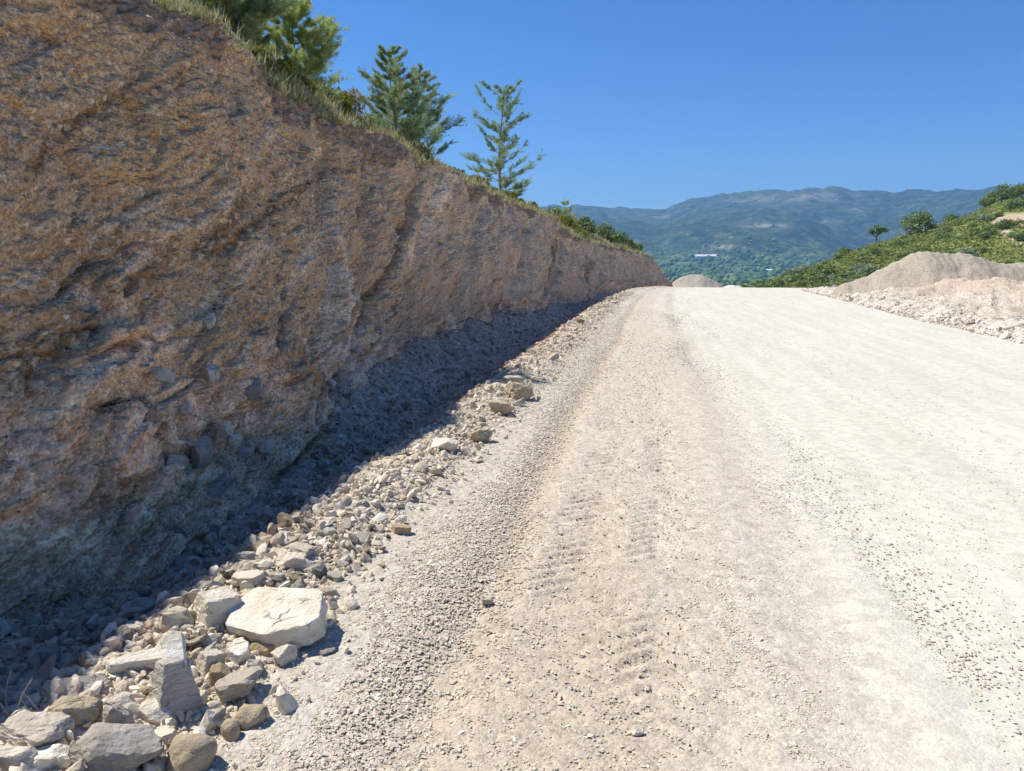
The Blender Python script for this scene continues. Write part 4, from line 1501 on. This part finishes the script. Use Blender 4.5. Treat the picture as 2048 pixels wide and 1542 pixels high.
def make_undergrowth():
    g = np.random.default_rng(92)
    n = 60000
    a = g.uniform(0, 1, n)
    v = g.uniform(.05, 1.06, n)
    P = right_hill(a, v)
    qx, qy = project(P)
    keep = np.ones(n, bool)
    for (x0, y0, x1, y1, w) in ((1988, 439, 2060, 433, 10), (2060, 433, 2200, 426, 12), (1998, 440, 2010, 462, 11), (2010, 462, 2028, 480, 8), (2028, 480, 2056, 496, 5)):
        t = np.clip(((qx - x0) * (x1 - x0) + (qy - y0) * (y1 - y0)) / ((x1 - x0) ** 2 + (y1 - y0) ** 2), 0, 1)
        keep &= np.hypot(qx - x0 - t * (x1 - x0), qy - y0 - t * (y1 - y0)) > w
    P, a, v = P[keep], a[keep], v[keep]
    n = len(P)
    lump = n2(P[:, 0], P[:, 1], .35, 3, 205)
    P[:, 2] += g.uniform(0, .55, n) + .25 * lump
    nn = unit(g.normal(0, .6, (n, 3)) + np.array([0, 0, .8]))
    Q = leaf_quads(P, nn, g.uniform(.09, .25, n), g)
    tn = np.clip(.5 + .35 * lump + g.normal(0, .15, n), 0, 1)
    UG = mat_leaf('undergrowth_leaves', [(0, (.10, .13, .035)), (.5, (.225, .265, .08)), (1, (.40, .42, .16))], .3)
    link('undergrowth', mesh_arrays('undergrowth', Q.reshape(-1, 3), np.arange(n * 4).reshape(-1, 4), False, {'tone': np.repeat(tn, 4)}), UG, kind='stuff')


make_undergrowth()


def crown_tree(a, v, px_top, h, cw, ch, label, seed, mat, trunk_h, nleaf=2600, leaf=.16, lumps=14):
    p = hill_at(a, v)
    root = link('broadleaf_tree', None, label=label, cat='tree', loc=p)
    g = np.random.default_rng(seed)
    q = np.linspace(0, 1, 6)
    paths = [(np.stack([.15 * np.sin(q * 3), 0 * q, q * (trunk_h + ch * .5) - .3], 1), .16 * (1 - .6 * q))]
    for i in range(7):
        az = g.uniform(0, 6.28)
        P = np.array([0, 0, trunk_h * .85]) + q[:, None] * np.array([math.cos(az) * cw * .38, math.sin(az) * cw * .38, ch * g.uniform(.3, .7)])
        paths.append((P, .08 * (1 - .8 * q)))
    V, Fq = tube(paths, 6)
    link('trunk', mesh_arrays('trunk', V, Fq, True), BARK, parent=root)
    me = bush_mesh('crown', (cw, cw, ch), seed, nleaf, leaf * .7, lumps + 8, rs=.62)
    c = link('crown', me, mat, parent=root)
    c.location = (0, 0, trunk_h)
    return root


def a_of(px):
    xs = np.array([r_[0] for r_ in RID])
    return float(np.interp(px, xs, np.linspace(0, 1, len(RID))))


crown_tree(a_of(1750), 1.0, 0, 0, 4.2, 2.0, 'small umbrella shaped tree on the ridge of the scrub hill', 671, DARKB, 1.9, 900, .2, 7)
crown_tree(a_of(1832), .97, 0, 0, 5.6, 5.2, 'round bushy tree on the ridge right of the umbrella shaped tree', 672, GREENB, .5, 3000, .2, 16)
crown_tree(a_of(2022), .99, 0, 0, 6.8, 4.6, 'tall green tree at the top right end of the ridge', 673, GREENB, .3, 3000, .2, 14)
crown_tree(a_of(1978), 1.0, 0, 0, 3.8, 3.2, 'dark small tree left of the tall green tree at the top right', 674, DARKB, .3, 1600, .2, 9)
crown_tree(a_of(2070), 1.0, 0, 0, 6.5, 4.2, 'bushy tree at the right edge of the picture above the dirt track', 675, GREENB, .3, 2400, .2, 12)

# ------------------------------------------------------------------ valley woods and far buildings
def far_hit(px, py):
    d = ray(px, py)
    d = d / d[1]
    Y = np.linspace(500, 4300, 4000)
    P = EYE + d * Y[:, None]
    z = far_z(P[:, 0], P[:, 1])
    i = np.argmax(z >= P[:, 2])
    return P[i] if i > 0 else P[-1]


def make_woods():
    g = np.random.default_rng(93)
    n = 5200
    r = g.uniform(700, 2500, n)
    az = np.radians(g.uniform(-6, 30, n))
    x, y = r * np.sin(az), r * np.cos(az)
    cl = n2(x, y, .006, 3, 207)
    keep = (cl > -.15) | (g.uniform(size=n) < .25)
    x, y, r = x[keep], y[keep], r[keep]
    n = len(x)
    V0, F0 = ICO[2]
    protos_ = [V0 * (1 + .28 * fbm(V0 * 1.7 + i * 9, 3, 300 + i))[:, None] for i in range(12)]
    s = g.uniform(3.5, 9, n)
    m = mat_tone('woodland', [(0, (.05, .095, .03)), (.5, (.11, .18, .055)), (1, (.19, .27, .09))], .8)
    stones('woods', x, y, s, m, g.beta(2, 2, n), protos_, F0, 94, lift=.45, zfun=far_z, flat=.9, smooth=True)


make_woods()


def simple_mat(name, c, rough=.7):
    m = M(name)
    p = m.obj()
    return m.surf(m.mix(1.0, c, m.ramp(m.noise(p, .5, 4), [(.3, (.9, .9, .9)), (.7, (1.05, 1.05, 1.05))]), 'MULTIPLY'), None, rough)


ROOFW = simple_mat('white_sheet_roof', (.68, .69, .70))
WALLW = simple_mat('white_wall', (.72, .71, .68))
DOORM = simple_mat('dark_opening', (.08, .08, .09))


def box(x0, x1, y0, y1, z0, z1):
    V = np.array([[x, y, z] for x in (x0, x1) for y in (y0, y1) for z in (z0, z1)])
    Fq = np.array([[0, 1, 3, 2], [4, 6, 7, 5], [0, 4, 5, 1], [2, 3, 7, 6], [0, 2, 6, 4], [1, 5, 7, 3]])
    return V, Fq


def building(px, py, L, W, Hh, label, rot=0.):
    p = far_hit(px, py)
    root = link('farm_building', None, label=label, cat='building', loc=p)
    root.rotation_euler = (0, 0, rot)
    link('wall', mesh_arrays('wall', *box(-L / 2, L / 2, -W / 2, W / 2, -3, Hh)), WALLW, parent=root)
    V = np.array([[-L / 2 - .5, -W / 2 - .5, Hh + .02], [L / 2 + .5, -W / 2 - .5, Hh + .02], [L / 2 + .5, W / 2 + .5, Hh + .02], [-L / 2 - .5, W / 2 + .5, Hh + .02], [-L / 2 - .5, 0, Hh + W * .22], [L / 2 + .5, 0, Hh + W * .22]])
    bm = bmesh.new()
    vs = [bm.verts.new(v) for v in V]
    for f in ((0, 1, 5, 4), (2, 3, 4, 5), (0, 4, 3), (1, 2, 5), (3, 2, 1, 0)):
        bm.faces.new([vs[i] for i in f])
    me = bpy.data.meshes.new('roof')
    bm.to_mesh(me)
    bm.free()
    link('roof', me, ROOFW, parent=root)
    for i in range(3):
        cx = (i - 1) * L / 3.2
        link('door', mesh_arrays('door', *box(cx - 1.5, cx + 1.5, -W / 2 - .08, -W / 2 - .01, -1, Hh * .7)), DOORM, parent=root)


building(1412, 515, 60, 24, 3.5, 'long white roofed farm building in the valley')
building(1541, 543, 20, 12, 3.2, 'small white farm building in the valley beside the scrub hill')
building(1352, 507, 14, 10, 3.0, 'tiny pale farm building left of the long white roof', .3)

# ------------------------------------------------------------------ haze
HZ = 470.0
V, Fq = box(-3800, 4600, -300, 5460, -95, HZ)
hm = M('air')
pv = hm.n('VolumePrincipled', {'Color': (.27, .59, 1.0), 'Density': .0002, 'Anisotropy': .2})
hm.t.links.new(pv.outputs[0], hm.out.inputs['Volume'])
link('haze', mesh_arrays('haze', V, Fq), hm.m, kind='stuff')

# ------------------------------------------------------------------ light
AZ = 12.0
EL = math.degrees(math.atan(math.tan(R(57.0)) * math.cos(R(AZ))))
sd = Vector((-math.cos(R(AZ)) * math.cos(R(EL)), math.sin(R(AZ)) * math.cos(R(EL)), math.sin(R(EL))))
sl = bpy.data.lights.new('sun', 'SUN')
sl.energy = 4.9
sl.angle = R(.53)
sl.color = (1.0, .945, .86)
so = bpy.data.objects.new('sun', sl)
so.rotation_euler = sd.to_track_quat('Z', 'Y').to_euler()
so.location = (-30, 10, 60)
COL.objects.link(so)
w = bpy.data.worlds.new('World')
SC.world = w
w.use_nodes = True
nt = w.node_tree
nt.nodes.clear()
sky = nt.nodes.new('ShaderNodeTexSky')
sky.sky_type = 'NISHITA'
sky.sun_disc = False
sky.sun_elevation = R(EL)
sky.sun_rotation = math.atan2(sd.x, sd.y)
sky.altitude = 2200
sky.air_density = 1.0
sky.dust_density = .2
sky.ozone_density = 4.0
bg = nt.nodes.new('ShaderNodeBackground')
bg.inputs[1].default_value = .13
out = nt.nodes.new('ShaderNodeOutputWorld')
hs = nt.nodes.new('ShaderNodeHueSaturation')
hs.inputs['Hue'].default_value = .509
hs.inputs['Saturation'].default_value = 1.28
hs.inputs['Value'].default_value = .83
nt.links.new(sky.outputs[0], hs.inputs['Color'])
nt.links.new(hs.outputs[0], bg.inputs[0])
nt.links.new(bg.outputs[0], out.inputs[0])

SC.view_settings.view_transform = 'Standard'
SC.view_settings.look = 'None'
SC.view_settings.exposure = 0.5
SC.view_settings.gamma = 1.0
SC.cycles.volume_bounces = 0
SC.cycles.max_bounces = 5
SC.cycles.denoising_prefilter = 'NONE'
SC.cycles.use_adaptive_sampling = True
SC.cycles.adaptive_threshold = .02
